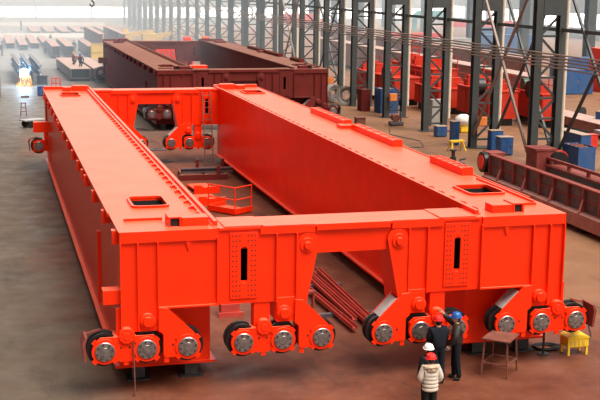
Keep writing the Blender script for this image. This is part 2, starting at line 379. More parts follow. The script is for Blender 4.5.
def bogie_group(root, paint, px, v, sgn, cover, outer, guard=None):
    """px = position of the big equaliser pin, sgn -1 mirrors"""
    X = lambda x: px + sgn * x
    def PL(pts): return [(X(a), b) for a, b in pts]
    # two-wheel bogie
    out = PL([(0.27, 1.2), (0.27, 1.42), (0.14, 1.55), (-1.2, 1.55), (-1.34, 1.42)] + arc(-1.09, 1.2, 0.30, 140, 290, 8) + [(-0.80, 1.0), (-0.72, 0.9), (-0.40, 0.9), (-0.33, 1.0)] + arc(-0.04, 1.2, 0.30, 250, 360, 7))
    b = MB()
    b.prism(out, v - 0.10, v - 0.04); b.prism(out, v + 0.46, v + 0.52)
    b.prism(PL([(-0.86, 0.98), (-0.86, 1.55), (-0.30, 1.55), (-0.30, 0.98)]), v - 0.04, v + 0.46)
    for lx in (-0.56,): b.prism(PL([(lx - 0.06, 0.80), (lx - 0.06, 0.93), (lx + 0.06, 0.93), (lx + 0.06, 0.80)]), v - 0.09, v - 0.05)
    bo = b.build('wheel_bogie', paint, root)
    wheel_set(bo, paint, X(-1.09), v, sgn); wheel_set(bo, paint, X(-0.04), v, sgn)
    for ax, az in ((-0.47, 1.28), (-0.68, 1.28), (0.05, 1.5)): MB().cyl((X(ax), v - 0.10, az), (X(ax), v - 0.115, az), 0.024, n=8).build('plate_bolt', 'black', bo)
    p = MB()
    p.prism(PL([(-0.78, 1.50), (-0.78, 2.25), (-0.36, 2.25), (-0.36, 1.50)]), v + 0.06, v + 0.42)
    p.lathe([(0.205, 0.0), (0.205, -0.19), (0.19, -0.21), (0.10, -0.21), (0.095, -0.225), (0.01, -0.225)], (X(-0.54), v + 0.05, 1.57), (0, 1, 0), 28)
    for k in range(8):
        a = k * PI / 4; p.cyl((X(-0.54) + 0.145 * math.cos(a), v - 0.15, 1.57 + 0.145 * math.sin(a)), (X(-0.54) + 0.145 * math.cos(a), v - 0.175, 1.57 + 0.145 * math.sin(a)), 0.018, n=6)
    p.build('pivot_pin', paint, bo)
    # single wheel on a swinging arm
    am = PL([(0.28, 2.25), (0.50, 2.22), (1.16, 1.56), (1.26, 1.42)] + arc(1.0, 1.2, 0.30, 30, -130, 9) + [(0.68, 0.94), (0.42, 0.94), (0.38, 1.02), (0.38, 1.55), (0.27, 1.64)])
    a = MB(); a.prism(am, v - 0.12, v - 0.05); a.prism(am, v + 0.46, v + 0.52)
    a.prism(PL([(0.38, 1.0), (0.38, 2.2), (0.5, 2.2), (0.56, 2.1), (0.56, 1.0)]), v - 0.05, v + 0.46)
    a.prism(PL([(0.40, 0.80), (0.40, 0.95), (0.52, 0.95), (0.52, 0.80)]), v - 0.10, v - 0.06)
    ao = a.build('wheel_arm', paint, root)
    wheel_set(ao, paint, X(1.0), v, sgn)
    d = MB(); d.cyl((X(0.62), v - 0.12, 1.27), (X(0.62), v - 0.135, 1.27), 0.024, n=8); d.build('plate_bolt', 'black', ao)
    if cover:
        c = MB(); c.prism(PL([(0.60, 2.05), (0.63, 2.09), (1.10, 1.62), (1.07, 1.58)]), v - 0.04, v + 0.45)
        c.build('cover_plate', 'cover', ao)['label'] = 'unpainted pale grey cover plate'
    # big equaliser pin
    p = MB(); p.lathe([(0.20, 0.12), (0.20, -0.06), (0.17, -0.08), (0.13, -0.08), (0.12, -0.14), (0.01, -0.14)], (X(0), v - 0.02, 1.9), (0, 1, 0), 28)
    p.build('equaliser_pin', paint, root)
    if outer:
        g = MB()
        g.prism(PL([(-1.60, 0.98), (-1.66, 1.45), (-1.58, 1.62), (-1.52, 1.62), (-1.58, 1.45), (-1.54, 0.98)]), v - 0.25, v + 0.35)
        g.bar((X(-1.58), v + 0.3, 1.55), (X(-1.15), v + 0.3, 1.66), 0.08, 0.05)
        g.build('wheel_guard', guard or 'bare', root)

def end_beam(root, paint, v0, front=True, black='black'):
    """transverse end carriage; its decorated face looks towards -y"""
    v1 = v0 + 1.2
    g = MB()
    def both(u0, u1, *r):
        g.box(u0, u1, *r); g.box(GW - u1, GW - u0, *r)
    both(0.0, 0.97, v0, v1 - 0.1, 1.62, 4.14)
    both(0.97, 3.03, v0, v1 - 0.1, 2.2, 4.14)
    both(3.03, 3.25, v0, v1 - 0.1, 2.2, 2.80); both(3.03, 3.25, v0, v1 - 0.1, 3.64, 4.14)
    both(3.25, 4.0, v0, v1 - 0.1, 2.2, 4.14)
    for f in (lambda u: u, lambda u: GW - u):
        g.prism([(f(u), z) for u, z in [(4.0, 4.14), (4.0, 1.65), (4.72, 1.65), (4.98, 3.42), (5.0, 4.14)]], v0, v1 - 0.1)
    g.box(4.99, GW - 4.99, v0 + 0.05, v1 - 0.1, 3.42, 4.14)
    o = g.build('end_beam', paint, root)
    # cap flange
    c = MB(); c.box(2.5, GW - 2.5, v0 - 0.06, v1, 4.14, 4.2)
    c.box(5.05, GW - 5.05, v0 - 0.06, v0 + 0.02, 4.04, 4.14)
    for a, b in ((0.0, 2.44), (GW - 2.44, GW)): c.box(a, b, v0 - 0.07, v0, 3.92, 4.2)
    for a, b in ((3.56, 5.0), (GW - 5.0, GW - 3.56)): c.box(a, b, v0 - 0.07, v0, 4.0, 4.2)
    for q in (3.14, GW - 3.14): c.box(q - 0.5, q + 0.5, v0 - 0.02, v0 + 0.55, 4.2, 4.23); c.box(q - 0.5, q + 0.5, v0 + 0.6, v1, 4.2, 4.22)
    c.build('cap_flange', paint, o)
    for f in (lambda u: u, lambda u: GW - u):
        for u, z0, z1 in ((0.015, 1.62, 3.92), (0.44, 1.66, 3.92), (0.94, 1.62, 3.92), (2.45, 2.2, 4.0), (3.99, 2.2, 4.0), (4.52, 2.22, 4.0)):
            MB().box(f(u) - 0.015, f(u) + 0.015, v0 - 0.1, v0, z0, z1).build('rib', paint, o)
        for u in (1.72,):
            MB().prism([(f(u) - 0.08, 3.92), (f(u) + 0.08, 3.92), (f(u), 3.66)], v0 - 0.05, v0).build('gusset', paint, o)
        MB().box(min(f(0.97), f(2.44)), max(f(0.97), f(2.44)), v0 - 0.08, v0, 2.2, 2.24).build('bottom_flange', paint, o)
        # bolted splice plate with a slot
        s = MB(); cu = f(3.14)
        s.prism([(cu - 0.36, 2.34), (cu + 0.36, 2.34), (cu + 0.36, 2.74), (cu - 0.36, 2.74)], v0 - 0.045, v0)
        s.prism([(cu - 0.36, 3.70), (cu + 0.36, 3.70), (cu + 0.36, 4.06), (cu - 0.36, 4.06)], v0 - 0.045, v0)
        for sx in (-1, 1): s.prism([(cu + sx * 0.36, 2.74), (cu + sx * 0.36, 3.70), (cu + sx * 0.088, 3.70), (cu + sx * 0.088, 2.74)], v0 - 0.045, v0)
        for zc, zz in ((2.828, 2.74), (3.612, 3.70)):
            up = zz > zc
            pts = arc(cu, zc, 0.088, 0, 180 if up else -180, 8)
            s.prism(pts + [(cu - 0.088, zz), (cu + 0.088, zz)], v0 - 0.045, v0)
        s.mi = 1
        for i in range(13):
            z = 2.42 + i * 0.13
            for du in (-0.29, -0.2, 0.2, 0.29) + ((-0.11, 0.11) if (z < 2.7 or z > 3.74) else ()):
                s.cyl((cu + du, v0 - 0.044, z), (cu + du, v0 - 0.056, z), 0.018, n=6)
        s.build('splice_plate', [paint, 'black'], o)
        l = MB(); l.box(cu - 0.112, cu - 0.108, v0 + 0.01, v0 + 1.1, 2.80, 3.64).box(cu + 0.108, cu + 0.112, v0 + 0.01, v0 + 1.1, 2.80, 3.64)  # black lining paints the slot's deep shade, the inside is otherwise red
        l.box(cu - 0.108, cu + 0.108, v0 + 0.01, v0 + 1.1, 2.796, 2.80).box(cu - 0.108, cu + 0.108, v0 + 0.01, v0 + 1.1, 3.636, 3.64).box(cu - 0.112, cu + 0.112, v0 + 1.06, v0 + 1.1, 2.8, 3.64)
        l.build('slot_shade', 'black', o)['label'] = 'slot opening with its shade painted black'
        # tapered hanger plate with its round head and pin
        hp = [(f(4.54), 1.68), (f(4.70), 1.66)] + [(f(5.12), 3.74)] + [(f(4.83 + 0.29 * math.cos(math.radians(a))), 3.70 + 0.29 * math.sin(math.radians(a))) for a in range(15, 180, 15)] + [(f(4.54), 3.70)]
        h = MB(); h.prism(hp, v0 - 0.06, v0); h.build('hanger_plate', paint, o)
        p = MB(); p.lathe([(0.2, 0.0), (0.2, -0.035), (0.19, -0.05), (0.105, -0.05), (0.1, -0.12), (0.09, -0.13), (0.01, -0.13)], (f(4.80), v0 - 0.05, 3.66), (0, 1, 0), 24); p.build('hanger_pin', paint, o)
        q = MB(); q.box(min(f(4.02), f(4.5)), max(f(4.02), f(4.5)), v0 - 0.05, v0, 1.66, 2.3); q.build('leg_plate', paint, o)
    return o

def crane_frame(x, y, paint, label, guard):
    root = thing('gantry_crane', (x, y, 0), label, 'crane frame')
    main_girder(root, paint, -1); main_girder(root, paint, 1)
    for v0 in (0.0, 36.9):
        end_beam(root, paint, v0)
        for px, sg, out in ((0.67, 1, True), (4.20, 1, False), (GW - 4.20, -1, False), (GW - 0.67, -1, True)):
            bogie_group(root, paint, px, v0 - 0.02, sg, sg < 0, out, guard)
    return root
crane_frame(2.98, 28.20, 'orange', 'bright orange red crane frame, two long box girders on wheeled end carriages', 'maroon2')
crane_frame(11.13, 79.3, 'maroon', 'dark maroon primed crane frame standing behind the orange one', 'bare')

# ------------------------------------------------------------------ setting
struct(MB().box(-20, 112, -12, 290, -0.3, 0).build('floor', 'floor'))
def far_wall():
    y0, y1 = 268.0, 268.4
    struct(MB().box(-14, 109, y0, y1, 0, 1.55).box(-14, 109, y0, y1, 3.85, 14).build('wall_back', 'wall'))
    x = -14; k = 1
    while x < 104:
        w = MB(); w.box(x, x + 0.35, y0 - 0.15, y1, 1.55, 3.85)
        for j in range(1, 5): w.box(x + 0.35 + j * 2.35, x + 0.43 + j * 2.35, y0, y1 - 0.1, 1.55, 3.85)
        f = struct(w.build('window_%d' % k, 'plategrey'))
        MB().box(x + 0.35, x + 12.3, y0 + 0.15, y0 + 0.2, 1.55, 3.85).build('window_pane', 'glass', f)
        x += 12.3; k += 1
far_wall()
def right_wall():
    x0, x1 = 109.0, 109.4
    struct(MB().box(x0, x1, 100, 268, 0, 2.1).box(x0, x1, 100, 268, 4.7, 14).build('wall_right', 'wall'))
    y = 100.0; k = 11
    while y < 267:
        w = MB(); w.box(x0 - 0.2, x1, y, y + 1.6, 2.1, 4.7)
        for j in range(1, 4): w.box(x0, x1 - 0.1, y + 1.6 + j * 2.5, y + 1.7 + j * 2.5, 2.1, 4.7)
        f = struct(w.build('window_%d' % k, 'plategrey'))
        MB().box(x0 + 0.15, x0 + 0.2, y + 1.6, y + 12, 2.1, 4.7).build('window_pane', 'glass', f)
        y += 12; k += 1
right_wall()
struct(MB().box(-14.4, -14, -12, 268.4, 0, 12).build('wall_left', 'walldark'))

def h_post(x, y, w, d, h, name, m, parent):
    g = MB(); t = 0.05
    g.box(x - w / 2, x + w / 2, y - d / 2, y - d / 2 + t, 0.04, h).box(x - w / 2, x + w / 2, y + d / 2 - t, y + d / 2, 0.04, h).box(x - t / 2, x + t / 2, y - d / 2 + t, y + d / 2 - t, 0.04, h)
    return g.build(name, m, parent)
ORD = ['first', 'second', 'third', 'fourth', 'fifth', 'sixth', 'seventh', 'eighth', 'ninth', 'tenth', 'eleventh', 'twelfth', 'thirteenth', 'fourteenth', 'fifteenth', 'sixteenth', 'seventeenth', 'eighteenth', 'nineteenth', 'twentieth', 'twenty-first', 'twenty-second', 'twenty-third', 'twenty-fourth', 'twenty-fifth', 'twenty-sixth']
def lattice_column():
    r = thing('lattice_column', (0, 0, 0), 'x', 'column', 'lattice columns along the right side of the hall')
    H = 12.5
    h_post(0.0, 0, 0.42, 0.5, H, 'leg', 'column', r); h_post(1.40, 0, 0.36, 0.5, H, 'leg', 'column', r)
    MB().box(-0.35, 1.75, -0.4, 0.4, 0, 0.05).build('base_plate', 'column', r)
    p = MB(); p.cyl((1.70, -0.18, 0.9), (1.70, -0.18, H), 0.105, n=10); p.build('downpipe', 'pipe', r)['label'] = 'cream downpipe'
    g = MB(); g.box(0.2, 1.24, -0.28, 0.28, 8.6, 10.2); g.build('head_box', 'column', r)
    z = 0.55; k = 0
    while z < 8.6:
        MB().bar((0.2, 0, z), (1.24, 0, z), 0.12, 0.12).build('horizontal_strut', 'column', r)
        z2 = z + 1.15
        if z2 < 8.7:
            a, b = ((0.2, z + 0.08), (1.22, z2 - 0.08)) if k % 2 == 0 else ((1.22, z + 0.08), (0.2, z2 - 0.08))
            MB().bar((a[0], 0, a[1]), (b[0], 0, b[1]), 0.11, 0.13, (0, 1, 0)).build('diagonal_brace', 'column', r)
        z = z2; k += 1
    return r
lc = lattice_column(); remember(lc)
for k in range(-1, 25):
    o = lc if k == -1 else copy_tree(lc)
    o.location = (29.55, 59.55 + 8.4 * k, 0)
    o['label'] = ('dark grey lattice column cut by the right edge of the photo' if k == -1 else
                  'dark grey lattice column with cream pipe, %s complete one counted from the right' % ORD[k])
# struts and wind bracing between the columns
for i, k in enumerate(range(-1, 12)):
    y = 59.55 + 8.4 * k
    t = MB(); t.bar((30.95, y + 0.25, 7.8), (30.95, y + 8.15, 7.8), 0.14, 0.2)
    tag(t.build('tie_strut', 'column'), 'long grey strut near the roof joining the %s and %s columns from the right' % (ORD[i], ORD[i + 1]), 'strut', 'tie struts')
def xbrace(x, k, z0, z1, label, m):
    y0 = 59.55 + 8.4 * k + 0.25; y1 = y0 + 7.9
    r = thing('cross_bracing', (x, (y0 + y1) / 2, 0), label, 'bracing', None)
    d = (y1 - y0) / 2
    MB().bar((-0.06, -d, z0), (-0.06, d, z1), 0.12, 0.16).build('brace_bar', m, r)
    MB().bar((0.06, d, z0), (0.06, -d, z1), 0.12, 0.16).build('brace_bar', m, r)
xbrace(29.45, 0, 0.9, 11.0, 'large brown X bracing between the two nearest complete lattice columns', 'bus')
xbrace(30.95, 0, 0.9, 11.0, 'large dark X bracing behind the brown one between the nearest columns', 'column')
xbrace(30.95, -1, 0.9, 11.0, 'dark X bracing right of the nearest complete lattice column', 'column')
xbrace(29.45, 6, 0.9, 9.5, 'brown X bracing between two distant lattice columns', 'bus')
xbrace(30.95, 5, 0.9, 9.5, 'grey X bracing between two distant columns, right of the brown X', 'column')
for i, z in enumerate((6.62, 6.45, 6.28, 6.10, 5.92)):
    t = MB(); t.cyl((29.2, 44, z), (29.2, 262, z), 0.045, n=8)
    for k in range(-1, 24):
        y = 59.55 + 8.4 * k; t.box(29.15, 29.34, y - 0.06, y + 0.06, z - 0.02, z + 0.02)
    tag(t.build('conductor_tube', 'bus'), '%s of the five thin brown tubes running along the columns' % ['topmost', 'second from top', 'middle', 'second from bottom', 'lowest'][i], 'tube', 'conductor tubes')
# second and third column row of the next bay
row = thing('hall_column', (0, 0, 0), 'x', 'column', 'plain columns of the next bay')
h_post(0, 0, 1.0, 1.1, 13, 'shaft', 'column', row); MB().box(-0.8, 0.8, -0.8, 0.8, 0, 0.04).build('base_plate', 'column', row)
remember(row)
n = 0
for X, ys, what in ((66.5, (104, 121, 138, 155, 172, 189, 206, 223, 240), 'stout grey column of the next bay'), (88, (130, 155, 180, 205, 230, 255), 'pale hazy column far across the next bay')):
    for i, y in enumerate(ys):
        o = row if n == 0 else copy_tree(row); n += 1
        o.location = (X, y, 0); o['label'] = '%s, %s counted from the right' % (what, ORD[i])

# ------------------------------------------------------------------ boxy helpers
def cabinet(name, x, y, w, d, h, label, m='blue', top='bluetop', rz=0.0, cat='cabinet', group=None, z=0.0, doors=2):
    r = thing(name, (x, y, z), label, cat, group, rz)
    MB().box(-w / 2, w / 2, -d / 2, d / 2, 0.05, h - 0.04).box(-w / 2 + .04, w / 2 - .04, -d / 2 + .04, d / 2 - .04, 0, 0.05).build('body', m, r, 0.012)
    MB().box(-w / 2 - 0.03, w / 2 + 0.03, -d / 2 - 0.03, d / 2 + 0.03, h - 0.04, h).build('lid', top, r, 0.01)
    for i in range(doors):
        a = -w / 2 + 0.04 + i * (w - 0.08) / doors; b = a + (w - 0.08) / doors - 0.03
        dd = MB().box(a, b, -d / 2 - 0.02, -d / 2, 0.1, h - 0.1).build('door', m, r, 0.006)
        MB().box(b - 0.1, b - 0.06, -d / 2 - 0.05, -d / 2 - 0.02, h * 0.45, h * 0.6).build('handle', 'steel', dd)
    return r
def steel_bin(name, x, y, w, d, h, label, m, fill='rust', rz=0.0, cat='bin'):
    r = thing(name, (x, y, 0), label, cat, None, rz); t = 0.04
    b = MB(); b.box(-w / 2, w / 2, -d / 2, d / 2, 0.0, 0.05).box(-w / 2, -w / 2 + t, -d / 2, d / 2, 0.05, h).box(w / 2 - t, w / 2, -d / 2, d / 2, 0.05, h)
    b.box(-w / 2 + t, w / 2 - t, -d / 2, -d / 2 + t, 0.05, h).box(-w / 2 + t, w / 2 - t, d / 2 - t, d / 2, 0.05, h); b.build('shell', m, r)
    f = MB()
    for k in range(60):
        px = random.uniform(-w / 2 + .15, w / 2 - .15); py = random.uniform(-d / 2 + .15, d / 2 - .15); a = random.uniform(0, PI); l = random.uniform(0.05, 0.14)
        f.bar((px - l * math.cos(a), py - l * math.sin(a), h - .1 + random.uniform(-.02, .02)), (px + l * math.cos(a), py + l * math.sin(a), h - .08 + random.uniform(-.02, .08)), 0.07, 0.04)
    f.box(-w / 2 + t, w / 2 - t, -d / 2 + t, d / 2 - t, h - 0.3, h - 0.12)
    o = f.build('scrap_filling', fill, r); o['kind'] = 'stuff'
    return r

# ------------------------------------------------------------------ blue cabinets and gear along the columns
cabinet('tool_cabinet', 29.6, 73.5, 0.75, 0.6, 0.75, 'small blue cabinet left of the white sack')
cabinet('tool_cabinet', 29.0, 69.6, 0.45, 0.6, 1.55, 'tall narrow blue cabinet left of the second complete column')
cabinet('tool_cabinet', 30.55, 66.7, 0.8, 0.6, 1.3, 'taller blue cabinet just right of the second complete column')
cabinet('tool_cabinet', 30.3, 64.8, 0.85, 0.7, 1.15, 'lower blue cabinet standing before the taller one beside the column')
cabinet('tool_cabinet', 33.0, 61.3, 3.2, 0.65, 1.85, 'longest blue cabinet with dusty top right of nearest complete column', rz=-PI / 2, doors=4)
steel_bin('scrap_bin', 31.75, 58.2, 1.05, 1.9, 1.5, 'blue bin full of scrap in front of the longest blue cabinet', 'blue')
cabinet('tool_cabinet', 33.9, 57.6, 1.0, 0.9, 1.0, 'low blue cabinet at the right edge beside the scrap bin')
cabinet('red_crate', 36.8, 66.6, 1.3, 0.7, 0.9, 'bright red box at the right edge above the blue cabinets', 'redpaint', 'redpaint', cat='crate', z=0.0)
steel_bin('waste_bin', 29.35, 89.6, 0.75, 1.1, 1.75, 'maroon steel bin left of the blue one between columns', 'maroon')
steel_bin('waste_bin', 30.75, 88.1, 1.5, 1.6, 1.95, 'blue steel bin beside the maroon bin between columns', 'blue', 'bluetop')
for x, y, z, lab in ((30.3, 84.69, 1.35, 'orange distribution box on the fourth complete column'), (30.25, 101.49, 1.2, 'orange distribution box on the column beside the wire coils'), (30.3, 67.89, 1.5, 'orange distribution box on the second complete column')):
    r = thing('distribution_box', (x - 0.4, y - 0.55, z), lab, 'electrical box', 'orange distribution boxes')
    MB().box(-0.28, 0.28, -0.15, 0.15, 0, 0.55).build('body', 'orangebox', r, 0.01)
    MB().box(-0.24, 0.24, -0.175, -0.15, 0.04, 0.5).build('door', 'orangebox', r)
    MB().box(-0.25, 0.25, 0.15, 0.36, 0.2, 0.3).build('bracket', 'column', r)
MB_ = MB(); MB_.prism([(-0.55, 0), (0.55, 0), (0.5, 1.9), (-0.5, 1.9)], -0.3, 0.3).prism([(-0.58, 0), (0.58, 0), (0.58, 0.15), (-0.58, 0.15)], -0.33, 0.33)
o = MB_.build('concrete_block', 'concrete', None, 0.02); o.location = (31.75, 79.6, 0); tag(o, 'upright grey concrete block behind the third complete column', 'block')
o = MB().blob((0, 0, 0.62), (0.62, 0.45, 0.42), 14, 9, 0.08).build('sack', 'sack'); o.location = (32.05, 75.4, 0.24); tag(o, 'white sack slumped on a yellow crate', 'sack')
cabinet('yellow_crate', 32.1, 75.3, 0.7, 0.6, 0.42, 'yellow crate under the white sack', 'yellow', 'yellow', cat='crate', doors=1)
def wire_coil(x, y, lab, tilt):
    r = MB()
    for k in range(60):
        R = random.choice((random.uniform(0.6, 0.8), random.uniform(0.3, 0.8))); off = random.uniform(-0.22, 0.22); cx = random.uniform(-.06, .06)
        pts = [(cx + R * math.cos(a), off + random.uniform(-.04, .04), 0.88 + R * math.sin(a)) for a in [2 * PI * i / 18 for i in range(19)]]
        r.tube(pts, 0.028, 5)
    o = r.build('wire_coil', 'wire'); o.location = (x, y, -0.04); o.rotation_euler = (0, 0, tilt); tag(o, lab, 'wire coil', 'coils of wire')
wire_coil(28.5, 95.6, 'left coil of grey wire standing behind the maroon frame', 0.4)
wire_coil(29.2, 93.9, 'right, nearer coil of grey wire beside the maroon bin', -0.35)
# small yellow sawhorse
r = thing('sawhorse', (28.05, 66.9, 0), 'small yellow trestle alone on the tan floor', 'sawhorse', None, 0.15)
MB().box(-0.5, 0.5, -0.16, 0.16, 0.55, 0.68).build('top_plate', 'yellow', r, 0.02)
for sx in (-1, 1):
    for sy in (-1, 1): MB().bar((sx * 0.38, sy * 0.1, 0.56), (sx * 0.48, sy * 0.32, 0.0), 0.09, 0.06).build('leg', 'yellow', r)
o = MB().box(-0.35, 0.35, -0.25, 0.25, 0, 0.5).box(-0.25, 0.25, -0.27, -0.25, 0.1, 0.4).box(-0.4, 0.4, -0.3, 0.3, 0.5, 0.54).build('brown_crate', 'rust'); o.location = (26.2, 80.8, 0); tag(o, 'small brown crate just beyond the orange girder', 'crate')
r = thing('floor_machine', (28.7, 79.8, 0), 'small grey machine on the floor left of the third column', 'machine')
MB().box(-0.55, 0.45, -0.3, 0.3, 0.08, 0.3).build('bed', 'bare', r, 0.02); MB().cyl((-0.1, -0.2, 0.55), (-0.1, 0.45, 0.6), 0.26, n=14).build('motor', 'rust', r); MB().cyl((0.3, 0, 0.3), (0.3, 0, 1.0), 0.07, n=8).build('post', 'bare', r)
for sx in (-.45, .35):
    for sy in (-.25, .25): MB().cyl((sx, sy - .03, .08), (sx, sy + .03, .08), .08, n=10).build('wheel', 'tyre', r)
r = thing('jack_tool', (25.75, 61.5, 0), 'small dark jack lying just beyond the orange girder edge', 'jack')
MB().box(-0.5, 0.5, -0.25, 0.25, 0, 0.18).build('base', 'bare', r, 0.02); MB().lathe([(0.18, 0.18), (0.18, 0.5), (0.1, 0.52), (0.1, 0.85), (0.2, 0.86), (0.2, 0.92)], (-0.15, 0, 0), n=14).build('ram', 'steeld', r); MB().cyl((0.25, 0, 0.3), (0.7, 0.2, 0.34), 0.05, n=8).build('lever', 'steeld', r)

# ------------------------------------------------------------------ maroon trolley frames, right
def side_frame(x, y0, y1, h, lab, w, m_rail):
    r = thing('trolley_beam', (x, y0, 0), lab, 'steel beam'); Ln = y1 - y0
    MB().box(-0.05, w, 0, Ln, 0.25, 0.82).build('base_box', 'rustpink', r)
    for k in range(int(Ln / 3) + 1): MB().box(0.1, w - 0.1, 0.3 + k * 3, 0.7 + k * 3, 0, 0.25).build('timber_block', 'dark', r)
    MB().box(0.42, 0.48, 0, Ln, 0.82, h).build('web_plate', 'bare', r)
    MB().box(0.30, 0.62, 0, Ln, h, h + 0.07).build('top_flange', 'maroon2', r)
    MB().box(0.38, 0.42, 0, Ln, (h + 0.82) / 2 - 0.03, (h + 0.82) / 2 + 0.03).build('middle_stiffener', 'maroon2', r)
    n = int(Ln / 1.35)
    for k in range(n + 1):
        v = k * (Ln - 0.08) / n
        MB().box(0.30, 0.42, v, v + 0.10, 0.82, h).build('stiffener', 'maroon2', r)
        if k % 2 == 1: MB().bar((0.34, v + 0.05, 0.82 + (h - 0.82) * 0.55), (0.0, v + 0.05 - 0.3, 0.84), 0.09, 0.07).build('brace', 'maroon2', r)
    wb = MB(); wb.box(0.5, 1.15, Ln + 0.02, Ln + 0.95, 0.25, h)
    wb.build('end_box', 'maroon2', r)
    MB().box(0.42, 1.25, Ln + 0.02, Ln + 1.02, h, h + 0.1).build('end_cap', 'maroon2', r)
    wo = MB().lathe([(0.1, 0), (0.52, 0), (0.52, 0.3), (0.1, 0.3)], (0.46, Ln + 0.56, h - 0.42), (-1, 0, 0), 28).build('wheel', 'tyre', r)
    MB().lathe([(0.36, 0.30), (0.36, 0.34), (0.12, 0.36), (0.01, 0.36)], (0.46, Ln + 0.56, h - 0.42), (-1, 0, 0), 24).build('wheel_disc', 'redpaint', wo)
    return r
r1 = side_frame(23.85, 34.0, 53.4, 1.82, 'long maroon stiffened beam on the floor right of the orange frame', 1.25, None)
# second beam further right with pipe rail
r = thing('trolley_beam', (26.9, 32.6, 0), 'dark beam with red top rail behind the long maroon beam', 'steel beam')
MB().box(0, 0.9, 0, 19.8, 0.2, 1.35).build('web_box', 'bare', r)
MB().box(-0.1, 1.0, 0, 19.8, 1.35, 1.43).build('top_flange', 'maroon2', r)
MB().bar((0.1, 0, 1.72), (0.1, 20.0, 1.72), 0.14, 0.14).build('rail', 'maroon2', r)
for k in range(11): MB().box(0.05, 0.2, 0.6 + k * 1.9, 0.75 + k * 1.9, 1.43, 1.66).build('rail_post', 'maroon2', r)
for k in range(6): MB().box(0.1, 0.8, 0.4 + k * 3.6, 0.8 + k * 3.6, 0, 0.2).build('timber_block', 'dark', r)
MB().box(-0.5, 0.5, 20.0, 21.2, 0.1, 2.1).build('end_box', 'maroon2', r); MB().box(-0.6, 0.6, 19.95, 21.3, 2.1, 2.2).build('end_cap', 'maroon2', r)
wo = MB().lathe([(0.1, 0), (0.5, 0), (0.5, 0.35), (0.1, 0.35)], (0.65, 20.1, 1.55), (0.0, -1, 0), 24).build('wheel', 'tyre', r)
MB().lathe([(0.4, 0.0), (0.4, 0.3), (0.1, 0.3)], (0.95, 20.5, 1.65), (0, -1, 0), 20).build('wheel_disc', 'redpaint', wo)

# ------------------------------------------------------------------ orange machinery between the columns
def carriage(x, y0, y1, w, h, lab, drum=True, ladder=False, motor=False, rz=0.0):
    r = thing('orange_carriage', (x, y0, 0), lab, 'crane part', 'orange crane parts in the next bay', rz); Ln = y1 - y0
    MB().box(0, w, 0, Ln, 0.55, h).build('box_beam', 'orange2', r)
    for k in range(int(Ln / 2.2) + 1):
        MB().box(-0.07, 0, 0.05 + k * 2.2, 0.13 + k * 2.2, 0.6, h).build('rib', 'orange2', r)
    MB().box(-0.12, w + 0.12, -0.05, Ln + 0.05, h, h + 0.08).build('deck', 'orange2', r)
    MB().box(0.2, w - 0.2, 0.4, 0.9, 0, 0.55).build('trestle', 'steeld', r); MB().box(0.2, w - 0.2, Ln - 0.9, Ln - 0.4, 0, 0.55).build('trestle', 'steeld', r)
    for k in range(3):
        v = Ln * (0.2 + 0.3 * k); b = MB(); b.box(0.3, w - 0.3, v, v + 0.8, h + 0.08, h + 0.55).box(0.4, w - 0.5, v + 0.1, v + 0.5, h + 0.55, h + 0.85); b.build('deck_housing', 'orange2', r, 0.02)
    rl = MB()
    for k in range(int(Ln / 1.6) + 1): rl.cyl((w, k * 1.6, h + 0.08), (w, k * 1.6, h + 1.15), 0.035, n=6)
    for zz in (0.6, 1.12): rl.cyl((w, 0, h + zz), (w, Ln, h + zz), 0.03, n=6)
    rl.build('handrail', 'orange2', r)
    if drum:
        MB().lathe([(0.1, 0), (0.62, 0), (0.62, 0.5), (0.1, 0.5)], (-0.1, 1.2, h + 0.35), (-1, 0, 0), 22).build('drum', 'tyre', r)
    if motor:
        MB().cyl((0.2, Ln * 0.75, h + 0.5), (1.2, Ln * 0.75, h + 0.5), 0.42, n=16).build('motor', 'green', r)
    if ladder:
        l = MB(); y = Ln * 0.55
        for dx in (0.0, 0.7): l.bar((0.2 + dx, y, h + 0.08), (0.2 + dx, y, h + 2.2), 0.09, 0.09)
        for zz in (0.9, 1.6, 2.15): l.bar((0.2, y, h + zz), (0.9, y, h + zz), 0.08, 0.08)
        l.build('ladder_frame', 'orange2', r)
    return r
carriage(33.0, 92.5, 104.5, 2.4, 2.3, 'distant orange machine behind the fourth and fifth columns')
carriage(34.3, 85.6, 91.2, 2.8, 2.0, 'orange box carriage with handrail behind the third column', drum=False)
carriage(35.2, 78.0, 84.2, 2.2, 2.5, 'orange carriage with black drum and ladder behind the second complete column', ladder=True)
carriage(38.6, 76.4, 81.6, 1.2, 2.4, 'orange carriage with green motor partly behind the nearest complete column', motor=True)
carriage(36.4, 92.5, 103.0, 2.2, 3.0, 'tallest orange part at the back of the orange machines', drum=False, ladder=True)
def long_girder(x, y0, y1, w, h, lab, m='rustpink'):
    r = thing('box_girder', (x, y0, 0), lab, 'steel girder', 'long primed girders in the next bay')
    Ln = y1 - y0
    MB().box(0, w, 0, Ln, 0.35, h).build('box_beam', m, r)
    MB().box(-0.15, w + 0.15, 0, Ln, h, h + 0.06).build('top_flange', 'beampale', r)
    for k in range(int(Ln / 4)): MB().box(-0.05, 0, 1 + k * 4, 1.08 + k * 4, 0.4, h).build('stiffener', m, r)
    for k in range(int(Ln / 10) + 1): MB().box(0.1, w - 0.1, 0.5 + k * 9.5, 1.0 + k * 9.5, 0, 0.35).build('sleeper', 'dark', r)
    return r
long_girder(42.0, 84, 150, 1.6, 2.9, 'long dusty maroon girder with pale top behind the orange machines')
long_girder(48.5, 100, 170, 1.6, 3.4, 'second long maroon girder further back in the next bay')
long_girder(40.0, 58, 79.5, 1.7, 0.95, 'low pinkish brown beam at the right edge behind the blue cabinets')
cabinet('blue_container', 54.0, 101.0, 3.0, 2.6, 2.3, 'blue container block on the floor at far right', 'blue', 'blue', cat='container')
